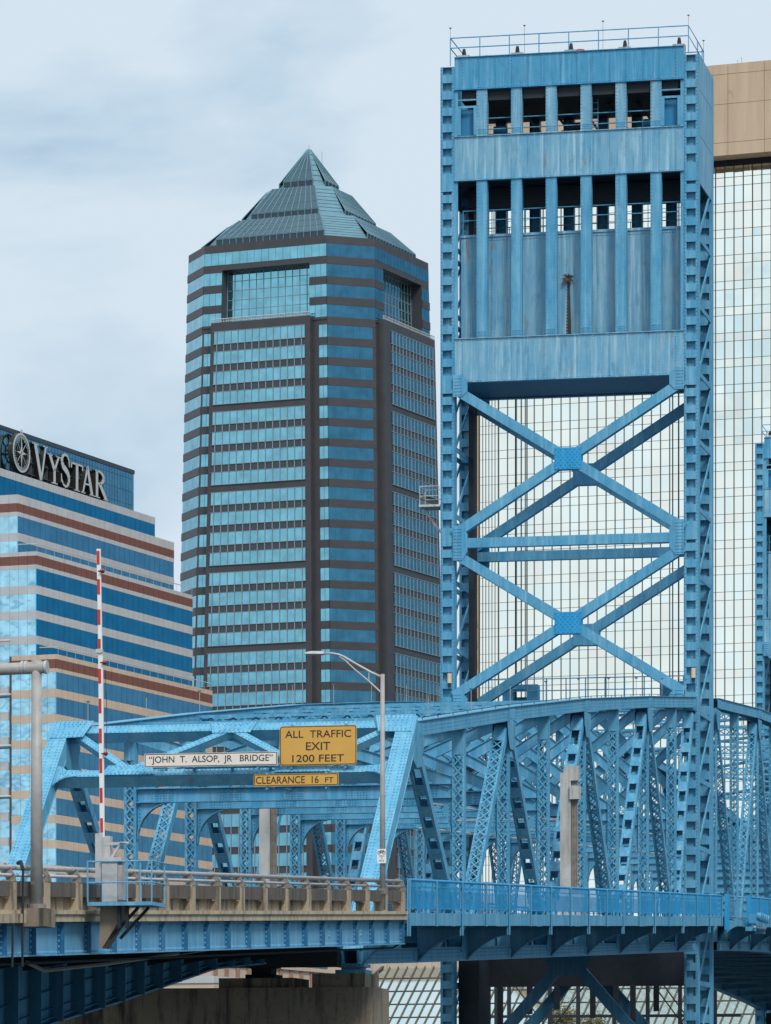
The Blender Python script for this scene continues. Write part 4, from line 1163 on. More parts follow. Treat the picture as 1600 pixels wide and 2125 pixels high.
m = MB(); m.prism([(gp(211,0).x, gp(0,1880).z), (gp(252,0).x, gp(0,1880).z), (gp(250,0).x, gp(0,1912).z), (gp(214,0).x, gp(0,1968).z), (gp(208,0).x, gp(0,1962).z)], (0, u-.1, 0), (1,0,0), (0,0,1), (0,.6,0))
single(BR, 'gate_corbel', m, M_pier, (v, u, zp-.9), 'wedge-shaped stained concrete corbel under the gate platform', 'corbel')

# weathered barrier housings standing on both sides of the truss span
def housing(v, px_, label, py0, py1, wpx):
    u, Yw = at(px_, v); zb = zf(u)+.36; t = Thing(BR, 'barrier_housing', (v, u, zb), label, 'barrier', 'barrier housings on the span')
    zt = zat(py0, Yw); w_ = wpx*Yw/9000
    m = MB(); m.box(v-w_*.5, v+w_*.05, u-.2, u+.25, zb+.4, zt-.25); t.part('housing', m, M_weath)
    m = MB(); m.box(v-w_*.32, v+w_*.42, u-.18, u+.22, zt-.55, zt); m.box(v+w_*.02, v+w_*.5, u-.3, u+.2, zt-1.25, zt-.75); t.part('hood', m, M_weath)
    for q in (.12, .2, .28, .36):
        m = MB(); m.tube([(v+w_*q, u-.05, zb+.4), (v+w_*q, u-.05, zt-.5)], .035, 8); t.part('guide_rod', m, M_steelgrey)
    m = MB(); m.box(v-w_*.7, v+w_*.7, u-.35, u+.35, zb, zb+.6); m.box(v-w_*.1, v+w_*.65, u-.32, u+.3, zb+.6, zb+.85); t.part('base', m, M_weath)
housing(.75, 1184, 'tall weathered grey barrier housing standing before the near truss', 1590, 1840, 40)
housing(-W+.95, 560, 'weathered grey barrier housing seen under the portal on far side', 1560, 1840, 40)

# signal lamps hung on the lift span railing
u, Yw = at(1567, VW+.35)
fl = Thing(BR, 'signal_lamp_row', (VW+.4, u, zf(u)), 'row of five pale blue signal lamps hung outside the railing at right', 'signal')
m = MB(); m.tube([(VW+.55, u-1.7, zf(u)-.12), (VW+.55, u+2.2, zf(u)-.05)], .05, 8); fl.part('support_pipe', m, M_weath)
m = MB()
for q in (-1.5, 1.8): m.box(VW+.1, VW+.6, u+q-.05, u+q+.05, zf(u)-.3, zf(u)-.1)
fl.part('bracket', m, M_blue)
for i in range(5):
    uu = u-1.3+.72*i; z = zf(u)+.06
    m = MB(); m.box(VW+.25, VW+.6, uu-.2, uu+.2, z, z+.45); m.tube([(VW+.60, uu, z+.33), (VW+.82, uu, z+.30)], .19, 12, .2); m.box(VW+.58, VW+.70, uu-.12, uu+.12, z-.1, z+.12); fl.part('lamp', m, M_blue)
# ================================================================ city behind
G_wf = glass('mirror_curtain_glass', (.93, .95, .88), .04, .012, .25)
G_boa = glass('blue_reflective_glass', (.20, .47, .57), .04, .016, .35, .16, .45)
G_roof = simple('roof_glazing', (.045, .095, .125), .15, 0, .1, .3)
G_curb = simple('curb_glazing', (.02, .045, .065), .2, 0, .1, .3)
G_vy = glass('deep_blue_glass', (.03, .42, .66), .05, .008, .3, .12, .4)
G_vy2 = glass('grey_blue_glass', (.26, .56, .74), .08, .008, .3, .12, .4)
G_vyl = glass('wavy_pale_glass', (.40, .68, .80), .03, .10, .3, .2, .5)
G_box = glass('sign_box_glass', (.34, .64, .76), .12, .01, .3, .15, .5)
M_granite = simple('brown_granite', (.053, .053, .060), .45, 0, .12, .4, 0, .4)
M_granited = simple('dark_granite', (.045, .04, .042), .5, 0, .12, .5)
M_spandrel = simple('dark_spandrel', (.04, .05, .065), .35, 0, .15, .6)
M_mull = simple('pale_mullion', (.22, .29, .34), .5, 0, .1)
M_mulld = simple('bronze_mullion', (.10, .09, .07), .5, .2, .15)
M_roofmet = simple('green_grey_roof_metal', (.125, .26, .33), .45, .1, .1, .5)
M_precast = simple('pale_precast', (.46, .475, .495), .8, 0, .08, .5)
M_tan = simple('tan_precast', (.53, .42, .335), .8, 0, .08, .5)
M_redst = simple('red_granite', (.18, .068, .052), .6, 0, .12, .6)
M_brick = simple('red_brick', (.33, .19, .14), .85, 0, .2, 2)
M_seam = simple('dark_joint', (.07, .075, .08), .9)  # dark grey for cores behind joints, roof seams and sign framing

def tan_wall():
    t = NT('travertine_panel'); p = t.pos()
    col = t.mix(t.ramp(t.noise(t.pos((1.2, 1.2, .12)), .5, 4, .6), .35, .65), (.50, .36, .25), (.58, .44, .32))
    st = t.math('MULTIPLY', t.ramp(t.noise(t.pos((1, 1, .25)), .55, 3, .5), .64, .70), t.ramp(t.noise(p, .35, 2, .5), .5, .6))
    t.base(t.mix(t.math('MULTIPLY', st, .8), col, (.20, .11, .06))); t.set(.85); return t.m
M_trav = tan_wall()

# ---------------------------------------------------------------- octagonal tower with stepped glass pyramid
BO = Frame(-15.0, 850, ZC, rad(24))
boa = Thing(BO, 'office_tower', (0, 0, -4.4), 'tall dark granite office tower with blue window bands and stepped glass pyramid roof', 'skyscraper')
ZT = 169.2
def hh(z): return 19.87 + (ZT-z)*.0178
CC = 6.95
def ring(h, c): return [(-h,-(h-c)),(-(h-c),-h),(h-c,-h),(h,-(h-c)),(h,h-c),(h-c,h),(-(h-c),h),(-h,h-c)]
FN = {'l': (0, 1, Vector((-.7071,-.7071,0))), 'f': (1, 2, Vector((0,-1,0))), 'c': (2, 3, Vector((.7071,-.7071,0))), 'r': (3, 4, Vector((1,0,0)))}
def fp(face, a, z, o=0.0):
    i, j, n = FN[face]; r = ring(hh(z), CC); p, q = r[i], r[j]
    return Vector((p[0]+(q[0]-p[0])*a, p[1]+(q[1]-p[1])*a, z)) + n*o
def fbox(face, a0, a1, z0, z1, o0, o1):
    P_ = lambda a, z, o: fp(face, a, z, o)
    return [P_(a0,z0,o1),P_(a1,z0,o1),P_(a1,z0,o0),P_(a0,z0,o0),P_(a0,z1,o1),P_(a1,z1,o1),P_(a1,z1,o0),P_(a0,z1,o0)]
def ringprism(m, rings):
    k = len(rings[0][0]); vs_ = []
    for r, z in rings: vs_ += [(x, y, z) for x, y in r]
    fs = [(i*k+j, i*k+(j+1) % k, (i+1)*k+(j+1) % k, (i+1)*k+j) for i in range(len(rings)-1) for j in range(k)]
    fs += [tuple(range(k))[::-1], tuple((len(rings)-1)*k+j for j in range(k))]; m.add(vs_, fs)
z1_, z2_ = 153.2, 164.2
m = MB(); ringprism(m, [(ring(hh(-4.4), CC), -4.4), (ring(hh(z1_), CC), z1_)]); boa.part('wall', m, M_granite)
m = MB(); ringprism(m, [(ring(hh(z2_), CC), z2_), (ring(hh(ZT), CC), ZT)]); boa.part('wall', m, M_granite)
m = MB(); q = 2.7; ringprism(m, [([(x*(1-q/19.9), y*(1-q/19.9)) for x, y in ring(hh(z1_), CC)], z1_), ([(x*(1-q/19.9), y*(1-q/19.9)) for x, y in ring(hh(z2_), CC)], z2_)]); boa.part('recess_wall', m, M_granited)
def pierpoly(z):
    D = 3.2
    return [fp('f', .862, z), fp('f', 1, z), fp('c', 1, z), fp('r', .15, z), fp('r', .15, z, -D), fp('c', 1, z, -D), fp('f', 1, z, -D), fp('f', .862, z, -D)]
def pierpoly2(z):
    D = 3.2
    return [fp('l', 0, z), fp('f', 0, z), fp('f', .15, z), fp('f', .15, z, -D), fp('f', 0, z, -D), fp('l', 0, z, -D*.5)+Vector((1.5,0,0))]
def pierpoly3(z):
    D = 3.2
    a = fp('r', .86, z); b = fp('r', 1, z); h = hh(z)
    return [a, b, Vector((h-CC, h, z)), Vector((h-CC, h-D, z)), b+Vector((-D,0,0)), a+Vector((-D,0,0))]
for pf in (pierpoly, pierpoly2, pierpoly3):
    m = MB(); p, q_ = pf(z1_), pf(z2_); k = len(p)
    m.add(list(p)+list(q_), [(i, (i+1) % k, k+(i+1) % k, k+i) for i in range(k)]); boa.part('corner_pier', m, M_granite)
panes, bands, mull, spand = [], [], MB(), []
def row(face, a0, a1, z0, z1, n, o=.04, prio=1.0, cuts=None):
    cs = cuts or [a0+(a1-a0)*i/n for i in range(n+1)]
    for x, y in zip(cs, cs[1:]): panes.append((prio*(y-x)*100, fbox(face, x+.0012, y-.0012, z0, z1, o-.03, o)))
G0, FH, GH = 167.6, 3.875, 2.34
NF = 41
for n in range(NF):
    g1 = G0-FH*n; g0 = g1-GH
    if g0 < 6: break
    vis = 1.0 if n < 24 else .2
    # chamfers
    row('c', .0, 1.0 if n < 4 else .945, g0, g1, 7, prio=vis)
    row('l', .0, 1.0, g0, g1, 7, prio=.3*vis)
    b0 = g0-(FH-GH)
    for f, e0, e1 in (('c', 0, 1), ('l', 0, 1)):
        bands.append((1, fbox(f, e0, e1, b0, g0-.02, 0, .16)))
    if n >= 4: bands.append((.1, fbox('c', .945, 1.0, g0-.02, g1, 0, .1)))
    if n == 0:
        row('f', 0, 1, g0, g1, 17); row('r', 0, 1, g0, g1, 17, prio=.5)
    elif n < 4:
        row('f', 0, .15, g0, g1, 3); row('f', .862, 1, g0, g1, 3); row('r', 0, .15, g0, g1, 3, prio=.4); row('r', .86, 1, g0, g1, 3, prio=.4)
        for f, e0, e1 in (('f', 0, .15), ('f', .862, 1), ('r', 0, .15), ('r', .86, 1)): bands.append((.5, fbox(f, e0, e1, b0 if n < 3 else g0-.5, g0-.02, 0, .16)))
    else:
        row('f', .012, .08, g0, g1, 2, prio=vis); row('f', .935, 1, g0, g1, 2, prio=vis)
        bands.append((.5, fbox('f', .935, 1, b0, g0-.02, 0, .16)))
        cuts = [.118, .142] + [.142+(.82-.142)*i/12 for i in range(1, 13)] + [.845]
        row('f', 0, 0, g0, g1, 0, 1.30, vis, cuts)
        c2 = [.17, .195] + [.195+(.93-.195)*i/12 for i in range(1, 13)] + [.955]
        row('r', 0, 0, g0, g1, 0, 1.30, .4*vis, c2)
        for f, cu_ in (('f', cuts), ('r', c2)):
            if (n-4) % 4 != 3:
                spand.append((1, fbox(f, cu_[1], cu_[-2], b0, g0-.02, 1.2, 1.27)))
                for c in cu_[1:-1]: mull.hexa(fbox(f, c-.0028, c+.0028, b0, g0, 1.25, 1.42))
            for c in cu_[1:-1]: mull.hexa(fbox(f, c-.0028, c+.0028, g0, g1, 1.25, 1.42))
            mull.hexa(fbox(f, cu_[0]-.003, cu_[-1]+.003, g1, g1+.09, 1.2, 1.42)); mull.hexa(fbox(f, cu_[0]-.003, cu_[-1]+.003, g0-.09, g0, 1.2, 1.42))
for f, x0, x1 in (('f', .088, .885), ('r', .05, .985)):
    m = MB(); m.hexa([fp(f,x0,-4.4,1.2),fp(f,x1,-4.4,1.2),fp(f,x1,-4.4,-.5),fp(f,x0,-4.4,-.5),fp(f,x0,153.9,1.2),fp(f,x1,153.9,1.2),fp(f,x1,153.9,-.5),fp(f,x0,153.9,-.5)])
    boa.part('projecting_bay', m, M_granite)
    m = MB()
    for i in range(40):
        a = x0+(x1-x0)*i/39; m.bar(fp(f,a,153.9,1.1), fp(f,a,154.6,1.1), .08, .08)
    m.bar(fp(f,x0,154.6,1.1), fp(f,x1,154.6,1.1), .15, .12); m.bar(fp(f,x0,154.1,1.1), fp(f,x1,154.1,1.1), .1, .1); boa.part('balustrade', m, M_precast)
    # the joint grooves of the granite
# recess glazing
for f in ('f', 'r'):
    nC, nR = 12, 6
    for i in range(nC):
        for j in range(nR):
            a0 = .153+(.859-.153)*i/nC; a1 = .153+(.859-.153)*(i+1)/nC; c0 = z1_+(z2_-z1_)*j/nR; c1 = z1_+(z2_-z1_)*(j+1)/nR
            panes.append((2, fbox(f, a0+.002, a1-.002, c0+.05, c1-.05, -2.4, -2.35)))
    m = MB()
    for i in range(nC+1):
        a = .153+(.859-.153)*i/nC; m.hexa(fbox(f, a-.0022, a+.0022, z1_, z2_, -2.4, -2.25))
    for j in range(nR+1):
        z = z1_+(z2_-z1_)*j/nR; m.hexa(fbox(f, .15, .862, z-.05, z+.05, -2.4, -2.27))
    boa.part('recess_mullions', m, M_mull, kind='stuff')
boa.pieces('window_pane', panes, G_boa)
boa.pieces('spandrel_band', bands, M_granite)
boa.pieces('bay_spandrel', spand, M_spandrel)
boa.part('bay_mullions', mull, M_mull, kind='stuff')
# stepped pyramid roof
R0 = ring(19.87, CC)
def sr(k): return [(x*k, y*k) for x, y in R0]
roof = MB(); ringprism(roof, [(sr(.87), ZT-.2), (sr(.87), ZT), (sr(.865), ZT+1.2), (sr(.655), 174.4), (sr(.655), 174.75), (sr(.535), 174.8), (sr(.53), 176.2), (sr(.335), 181.5), (sr(.335), 181.8), (sr(.225), 181.85), (sr(.22), 183.2), (sr(.004), 190.2)])
ro = boa.part('roof', roof, M_seam)
def tier(sb, st, z0, z1, curb, ncol, nseam):
    b, c_, tp = sr(sb), sr(sb), sr(st); zc = z0+curb
    gm = []; gk = []; mm = MB(); cm = []
    for i, j in ((1,2),(3,4),(7,0),(5,6)):
        n = ((Vector((b[j][0]-b[i][0], b[j][1]-b[i][1], 0))).cross(Vector((0,0,1)))).normalized()
        L = lambda r, a, z: Vector((r[i][0]+(r[j][0]-r[i][0])*a, r[i][1]+(r[j][1]-r[i][1])*a, z))
        inset = .98
        for c in range(ncol):
            a0, a1 = c/ncol, (c+1)/ncol
            gk.append((1, [L(b,a0,z0)+n*.05, L(b,a1,z0)+n*.05, L(b,a1,z0)-n*.2, L(b,a0,z0)-n*.2, L(b,a0,zc)+n*.05, L(b,a1,zc)+n*.05, L(b,a1,zc)-n*.2, L(b,a0,zc)-n*.2]))
            for k in range(3):
                f0, f1 = k/3, (k+1)/3
                mixr = lambda a, f: L(b,a,zc)*(1-f)+L(tp,a,z1)*f
                u_ = Vector((0,0,.06))+n*.04
                gm.append((2, [mixr(a0,f0)+u_, mixr(a1,f0)+u_, mixr(a1,f1)+u_, mixr(a0,f1)+u_, mixr(a0,f0)+u_*1.6, mixr(a1,f0)+u_*1.6, mixr(a1,f1)+u_*1.6, mixr(a0,f1)+u_*1.6]))
        for c in range(ncol+1):
            a = c/ncol; o = n*.1+Vector((0,0,.1))
            mm.bar(L(b,a,z0)+n*.08, L(b,a,zc)+n*.08, .13, .13, n); mm.bar(L(b,a,zc)+o, L(tp,a,z1)+o, .14, .14, n)
        for k in range(1, 3):
            f = k/3; o = n*.1+Vector((0,0,.1)); mm.bar((L(b,0,zc)*(1-f)+L(tp,0,z1)*f)+o, (L(b,1,zc)*(1-f)+L(tp,1,z1)*f)+o, .07, .07, n)
        mm.bar(L(b,0,zc)+n*.08, L(b,1,zc)+n*.08, .1, .1, n)
    for i, j in ((2,3),(0,1),(4,5),(6,7)):
        n = ((Vector((b[j][0]-b[i][0], b[j][1]-b[i][1], 0))).cross(Vector((0,0,1)))).normalized()
        for k in range(nseam):
            f0, f1 = k/nseam, (k+1)/nseam-.012
            Q = lambda q_, f: Vector((b[q_][0]*(1-f)+tp[q_][0]*f, b[q_][1]*(1-f)+tp[q_][1]*f, (z0+.35)*(1-f)+z1*f))
            u_ = n*.14+Vector((0,0,.1)); w_ = n*.05*(1 if k % 2 else 1.6)
            cm.append((1, [Q(i,f0)+u_*.2, Q(j,f0)+u_*.2, Q(j,f1)+u_*.2, Q(i,f1)+u_*.2, Q(i,f0)+u_+w_, Q(j,f0)+u_+w_, Q(j,f1)+u_, Q(i,f1)+u_]))
    boa.pieces('curb_pane', gk, G_curb, ro, 70); boa.pieces('roof_pane', gm, G_roof, ro, 150); boa.pieces('roof_panel', cm, M_roofmet, ro, 100); boa.part('roof_mullions', mm, M_roofmet, ro, kind='stuff')
tier(.89, .67, ZT, 174.9, 1.5, 16, 9); tier(.555, .35, 175.0, 181.9, 1.5, 10, 8); tier(.245, .012, 182.0, 190.6, 1.6, 4, 7)
m = MB(); m.tube([(0,0,190), (0,0,191.6)], .06, 5); m.tube([(2.6,.5,188), (2.6,.5,190.2)], .05, 5)
boa.part('antenna', m, M_grey, ro)

# ---------------------------------------------------------------- stepped bank building with sign
VY = Frame((37-800)/9000*640, 640, ZC, rad(21))
vy = Thing(VY, 'bank_building', (-15, 28, -4.4), 'terraced striped building with blue glass bands and red stone courses at left', 'building')
LV = 57.0
tiers = [  # x of right face, front y, x of the left end, z bottom, z top, courses from the top down
    (-7.0, 0.5, -40, 96.8, 104.6, None),
    (-3.3, 0.3, -40, 92.6, 96.9, [('g', 1.15), ('G', 3.0)]),
    (0.0, 0.0, -40, 84.0, 92.73, [('g',1.28),('r',1.28),('g',.64),('H',2.45),('g',1.22),('H',2.45)]),
    (3.23, -.4, -40, 30.0, 84.14, [('g',.62),('r',1.32),('g',.62)] + [('G',2.46),('g',1.24)]*14),
    (6.67, -.9, -1.0, -4.4, 68.8, [('t',.7),('r',1.36),('t',.54)] + [('H',2.48),('t',1.22)]*18)]
core = MB(); cpan = {'g': [], 'r': [], 't': []}; gp_ = {'G': [], 'H': [], 'L': [], 'M': []}
for x1, y0, x0, zb, zt, cs in tiers:
    m = MB(); m.box(x0, x1-.12, y0+.12, LV, zb, zt-.05); vy.part('tier_core', m, M_seam)
    if cs is None: continue
    z = zt
    for kind, hgt in cs:
        if z < zb: break
        za_, zb_ = z-hgt, z; pr = 1.0 if z > 30 else .2
        o = .0 if kind in 'GH' else .07
        n = 30
        for i in range(n):
            a, b = y0+(LV-y0)*i/n+.06, y0+(LV-y0)*(i+1)/n-.06
            if kind in 'GH': b += .03; a -= .03
            it = (pr*hgt, [(x1-.12,a,za_),(x1+o,a,za_),(x1+o,b,za_),(x1-.12,b,za_),(x1-.12,a,zb_),(x1+o,a,zb_),(x1+o,b,zb_),(x1-.12,b,zb_)])
            (gp_[kind] if kind in 'GH' else cpan[kind]).append(it)
        wx = 1.45; k = int((x1-max(x0, -14))/wx)
        for i in range(k):
            b, a = x1-wx*i-.015, x1-wx*(i+1)+.015
            if i == 0: b = x1-.122
            tl = R.uniform(-.012, .012)
            it = (pr*hgt*1.1, [(a,y0-o-tl,za_),(b,y0-o+tl,za_),(b,y0+.12,za_),(a,y0+.12,za_),(a,y0-o-tl,zb_),(b,y0-o+tl,zb_),(b,y0+.12,zb_),(a,y0+.12,zb_)])
            (gp_['L'] if kind in 'GH' else cpan[kind]).append(it)
        z -= hgt
vy.pieces('stone_panel', cpan['g'], M_precast); vy.pieces('red_panel', cpan['r'], M_redst, limit=120); vy.pieces('tan_panel', cpan['t'], M_tan)
vy.pieces('window_pane', gp_['G'], G_vy); vy.pieces('window_pane_grey', gp_['H'], G_vy2); vy.pieces('window_pane_wavy', gp_['L'], G_vyl)
m = MB()
for x1, z in ((3.23, 84.14), (6.67, 68.8)):
    m.tube([(x1-3.0, -.3, z+1.15), (x1-.1, -.3, z+1.15), (x1-.1, LV, z+1.15)], .07, 6)
    for i in range(20): m.tube([(x1-.1, LV*i/19, z), (x1-.1, LV*i/19, z+1.15)], .022, 5)
vy.part('terrace_railing', m, M_precast)
for y_ in (1330, 1442, 1548, 1653):
    z = (HY-y_)*.0710; m = MB(); m.tube([(-8, -1.9, z), (-.35, -1.9, z)], .17, 8); m.tube([(-.35, -1.9, z), (-.2, -1.9, z)], .17, 8, .1); vy.part('facade_rod', m, M_lgrey, smooth=True)
# sign box
pn = []
nb_ = 18
for i in range(nb_):
    for j, (za_, zb_) in enumerate(((96.95, 98.9), (98.95, 101.0), (101.05, 103.1), (103.15, 103.95))):
        a, b = LV*i/nb_+.06, LV*(i+1)/nb_-.06
        pn.append((1, [(-7.1,a,za_),(-7.0,a,za_),(-7.0,b,za_),(-7.1,b,za_),(-7.1,a,zb_),(-7.0,a,zb_),(-7.0,b,zb_),(-7.1,b,zb_)]))
vy.pieces('sign_box_pane', pn, G_box)
m = MB(); m.box(-7.3, -6.85, 0, LV, 104.0, 104.65); vy.part('parapet', m, M_spandrel)
m = MB()
for i in range(1, nb_*3): 
    if i % 3: m.box(-7.0, -6.97, LV*i/nb_/3-.02, LV*i/nb_/3+.02, 97, 103.9)
vy.part('sign_box_mullions', m, M_seam, kind='stuff')
m = MB(); m.box(-22, -9.0, 3, LV-3, 104.6, 105.2); vy.part('roof_deck', m, M_spandrel)

# the name sign: letters with deep dark returns on a bracket frame
sg = Thing(VY, 'building_sign', (-5.5, 26, 97.9), 'large white serif letters VYSTAR with a compass emblem on the blue parapet', 'sign')
XS = -5.6; DEP = .8
def Lof(px_):
    a = (px_-800)/9000; X0 = VY.o.x+XS*math.cos(VY.ang); Y0 = VY.o.y-XS*math.sin(VY.ang)
    return (a*Y0-X0)/(math.sin(VY.ang)-a*math.cos(VY.ang))
def letter(name, polys):
    f, d = MB(), MB()
    for pl in polys:
        f.prism(pl, (XS, 0, 0), (0,1,0), (0,0,1), (.06, 0, 0)); d.prism(pl, (XS-DEP, 0, 0), (0,1,0), (0,0,1), (DEP-.02, 0, 0))
    o = sg.part(name, f, M_letter); sg.part('letter_return', d, M_black, o)
def stroke(pts, w):   # centre line -> polygons
    out = []
    w = w if isinstance(w, list) else [w]*len(pts)
    for (x0, y0), (x1, y1), w0, w1 in zip(pts, pts[1:], w, w[1:]):
        dx, dy = x1-x0, y1-y0; L = math.hypot(dx, dy) or 1; nx, ny = -dy/L, dx/L
        ex, ey = dx/L*.02, dy/L*.02
        out.append([(x0+nx*w0/2-ex, y0+ny*w0/2-ey), (x0-nx*w0/2-ex, y0-ny*w0/2-ey), (x1-nx*w1/2+ex, y1-ny*w1/2+ey), (x1+nx*w1/2+ex, y1+ny*w1/2+ey)])
    return out
def ser(x0, x1, z, h=.16): return [[(x0, z-h/2), (x1, z-h/2), (x1, z+h/2), (x0, z+h/2)]]
ZB = 98.0; H1, H2 = 5.1, 4.1
def fitL(a, b): return Lof(a), Lof(b)
a, b = fitL(67, 99); w_ = b-a; top = ZB+H1
letter('letter', stroke([(a+.18*w_, top), (a+.56*w_, ZB-.1)], .85) + stroke([(a+.86*w_, top), (a+.58*w_, ZB-.1)], .42) + ser(a, a+.38*w_, top) + ser(a+.70*w_, b, top))
a, b = fitL(98.5, 126); w_ = b-a; top = ZB+H2+.1; mid = ZB+H2*.48
letter('letter', stroke([(a+.16*w_, top), (a+.52*w_, mid)], .75) + stroke([(a+.84*w_, top), (a+.52*w_, mid)], .42) + stroke([(a+.52*w_, mid+.25), (a+.52*w_, ZB)], .72) + ser(a, a+.36*w_, top) + ser(a+.68*w_, b, top) + ser(a+.30*w_, a+.74*w_, ZB))
a, b = fitL(125, 146); w_ = b-a; top = ZB+H1; cx = (a+b)/2
sp = []
for i in range(9): 
    th = rad(20+(290-20)*i/8); sp.append((cx+.36*w_*math.cos(th), top-1.25+1.12*math.sin(th)))
sp2 = []
for i in range(9):
    th = rad(110-(110+160)*i/8); sp2.append((cx+.36*w_*math.cos(th), ZB+1.3+1.25*math.sin(th)))
mid_pts = [(cx-.30*w_, top-1.9), (cx+.30*w_, ZB+1.95)]
scurve = sp[:6] + [(cx-.22*w_, top-2.05), (cx+.22*w_, ZB+2.25)] + sp2[3:]
letter('letter', stroke(scurve, [.3,.34,.36,.4,.55,.75,.95,.95,.75,.55,.4,.36,.34,.3][:len(scurve)]) + [[(cx+.30*w_, top-.9), (cx+.40*w_, top-.9), (cx+.40*w_, top-1.9), (cx+.36*w_, top-1.9)], [(cx-.42*w_, ZB+.5), (cx-.34*w_, ZB+1.0), (cx-.38*w_, ZB+1.9), (cx-.42*w_, ZB+1.9)]])
a, b = fitL(147, 172); w_ = b-a; top = ZB+H2
letter('letter', stroke([(a+.5*w_, top), (a+.5*w_, ZB)], .8) + ser(a+.02*w_, b-.02*w_, top-.05, .26) + ser(a+.28*w_, a+.72*w_, ZB) + [[(a, top+.05), (a+.08*w_, top+.05), (a+.06*w_, top-.8), (a, top-.8)], [(b-.08*w_, top+.05), (b, top+.05), (b, top-.8), (b-.06*w_, top-.8)]])
a, b = fitL(168, 195); w_ = b-a; top = ZB+H2+.1
letter('letter', stroke([(a+.50*w_, top), (a+.15*w_, ZB)], .42) + stroke([(a+.48*w_, top), (a+.84*w_, ZB)], .82) + ser(a+.27*w_, a+.70*w_, ZB+H2*.36, .26) + ser(a, a+.32*w_, ZB) + ser(a+.66*w_, b, ZB))
a, b = fitL(195, 222); w_ = b-a; top = ZB+H2+.1
bowl = [(a+.3*w_+.42*w_*math.sin(th), top-1.05+.98*math.cos(th)) for th in [math.pi*i/10 for i in range(11)]]
letter('letter', stroke([(a+.22*w_, top), (a+.22*w_, ZB)], .78) + stroke([(a+.1*w_, top-.07)] + bowl, [.2]+[.3,.36,.42,.55,.68,.72,.68,.55,.42,.36,.3]) + stroke([(a+.42*w_, top-2.0), (b-.05*w_, ZB-.1)], .78) + ser(a, a+.44*w_, ZB) + ser(b-.26*w_, b+.06*w_, ZB-.05))
# compass emblem
cL, cz, rr_ = Lof(44.5), 101.0, 2.95
cf, cd = MB(), MB()
def ringpoly(mb, r0, r1, x, th, n=40):
    for i in range(n):
        t0, t1 = 2*math.pi*i/n, 2*math.pi*(i+1)/n
        mb.prism([(cL+r0*math.cos(t0), cz+r0*math.sin(t0)), (cL+r1*math.cos(t0), cz+r1*math.sin(t0)), (cL+r1*math.cos(t1), cz+r1*math.sin(t1)), (cL+r0*math.cos(t1), cz+r0*math.sin(t1))], (x, 0, 0), (0,1,0), (0,0,1), (th, 0, 0))
ringpoly(cf, rr_-.27, rr_, XS, .06); ringpoly(cd, rr_-.3, rr_+.02, XS-DEP, DEP-.02)
ringpoly(cf, .22, .42, XS, .08, 20)
for i in range(60):
    t0 = 2*math.pi*i/60; r0, r1 = rr_-.75 if i % 5 else rr_-1.0, rr_-.27
    p, q_ = (cL+r0*math.cos(t0), cz+r0*math.sin(t0)), (cL+r1*math.cos(t0), cz+r1*math.sin(t0))
    for pl in stroke([p, q_], .06): cf.prism(pl, (XS, 0, 0), (0,1,0), (0,0,1), (.04,0,0))
for i in range(4):
    t0 = math.pi/2*i+math.pi/2; L = 2.5 if i == 0 else (2.3 if i == 2 else 1.75)
    c, s_ = math.cos(t0), math.sin(t0); wv = .2
    cf.prism([(cL+c*.4-s_*wv, cz+s_*.4+c*wv), (cL+c*.4+s_*wv, cz+s_*.4-c*wv), (cL+c*L, cz+s_*L)], (XS,0,0), (0,1,0), (0,0,1), (.06,0,0))
for i in range(4):
    t0 = math.pi/2*i+math.pi/4; c, s_ = math.cos(t0), math.sin(t0)
    for pl in stroke([(cL+c*.5, cz+s_*.5), (cL+c*2.0, cz+s_*2.0)], .07): cf.prism(pl, (XS,0,0), (0,1,0), (0,0,1), (.04,0,0))
ringpoly(cd, 1.2, 1.5, XS-DEP, .1, 30)
for i in range(8):
    t0 = math.pi/4*i+.2
    for pl in stroke([(cL, cz), (cL+2.8*math.cos(t0), cz+2.8*math.sin(t0))], .22): cd.prism(pl, (XS-DEP, 0, 0), (0,1,0), (0,0,1), (.12,0,0))
t0 = cz+rr_
for sgn in (-1, 1): cf.box(XS, XS+.06, cL+sgn*.24-.07, cL+sgn*.24+.07, t0-.05, t0+.42)
cf.box(XS, XS+.06, cL-.31, cL+.31, t0+.42, t0+.55)
co = sg.part('compass_emblem', cf, M_letter); sg.part('emblem_return', cd, M_black, co)
m = MB()
for z in (98.4, 100.2, 102.0): m.box(-6.9, -6.2, Lof(64), Lof(222), z-.05, z+.05)
for i in range(16):
    L = Lof(64)+(Lof(222)-Lof(64))*i/15; m.box(-6.95, -6.3, L-.06, L+.06, 97.3, 102.2)
sg.part('bracket_frame', m, M_seam)

# ---------------------------------------------------------------- mirrored tower with stone crown
WFA = math.atan(9000/22550.0)
wx0, wy0 = (1035-800)/9000*660, 660
WF = Frame(wx0, wy0, ZC, WFA)
wf = Thing(WF, 'mirror_tower', (25, 25, -4.4), 'huge mirror glass tower with blank tan stone crown behind the lift tower', 'skyscraper')
WR = 62.0; PW = 1.437
m = MB(); m.box(.05, WR, .3, 48, -4.4, 143.4); wf.part('core', m, M_mulld)
m = MB(); m.box(-6.6, WR+4, -5.6, 48, 143.5, 156.3); crown = wf.part('stone_crown_core', m, M_trav)
pc = []
for i in range(13):
    for z0, z1 in ((142.9, 144.8), (144.8, 150.5), (150.5, 154.9), (154.9, 156.4)):
        a, b = -6.62+i*5.6, -6.62+(i+1)*5.6
        pc.append((1, [(a+.03,-5.75,z0+.03),(b-.03,-5.75,z0+.03),(b-.03,-5.6,z0+.03),(a+.03,-5.6,z0+.03),(a+.03,-5.75,z1-.03),(b-.03,-5.75,z1-.03),(b-.03,-5.6,z1-.03),(a+.03,-5.6,z1-.03)]))
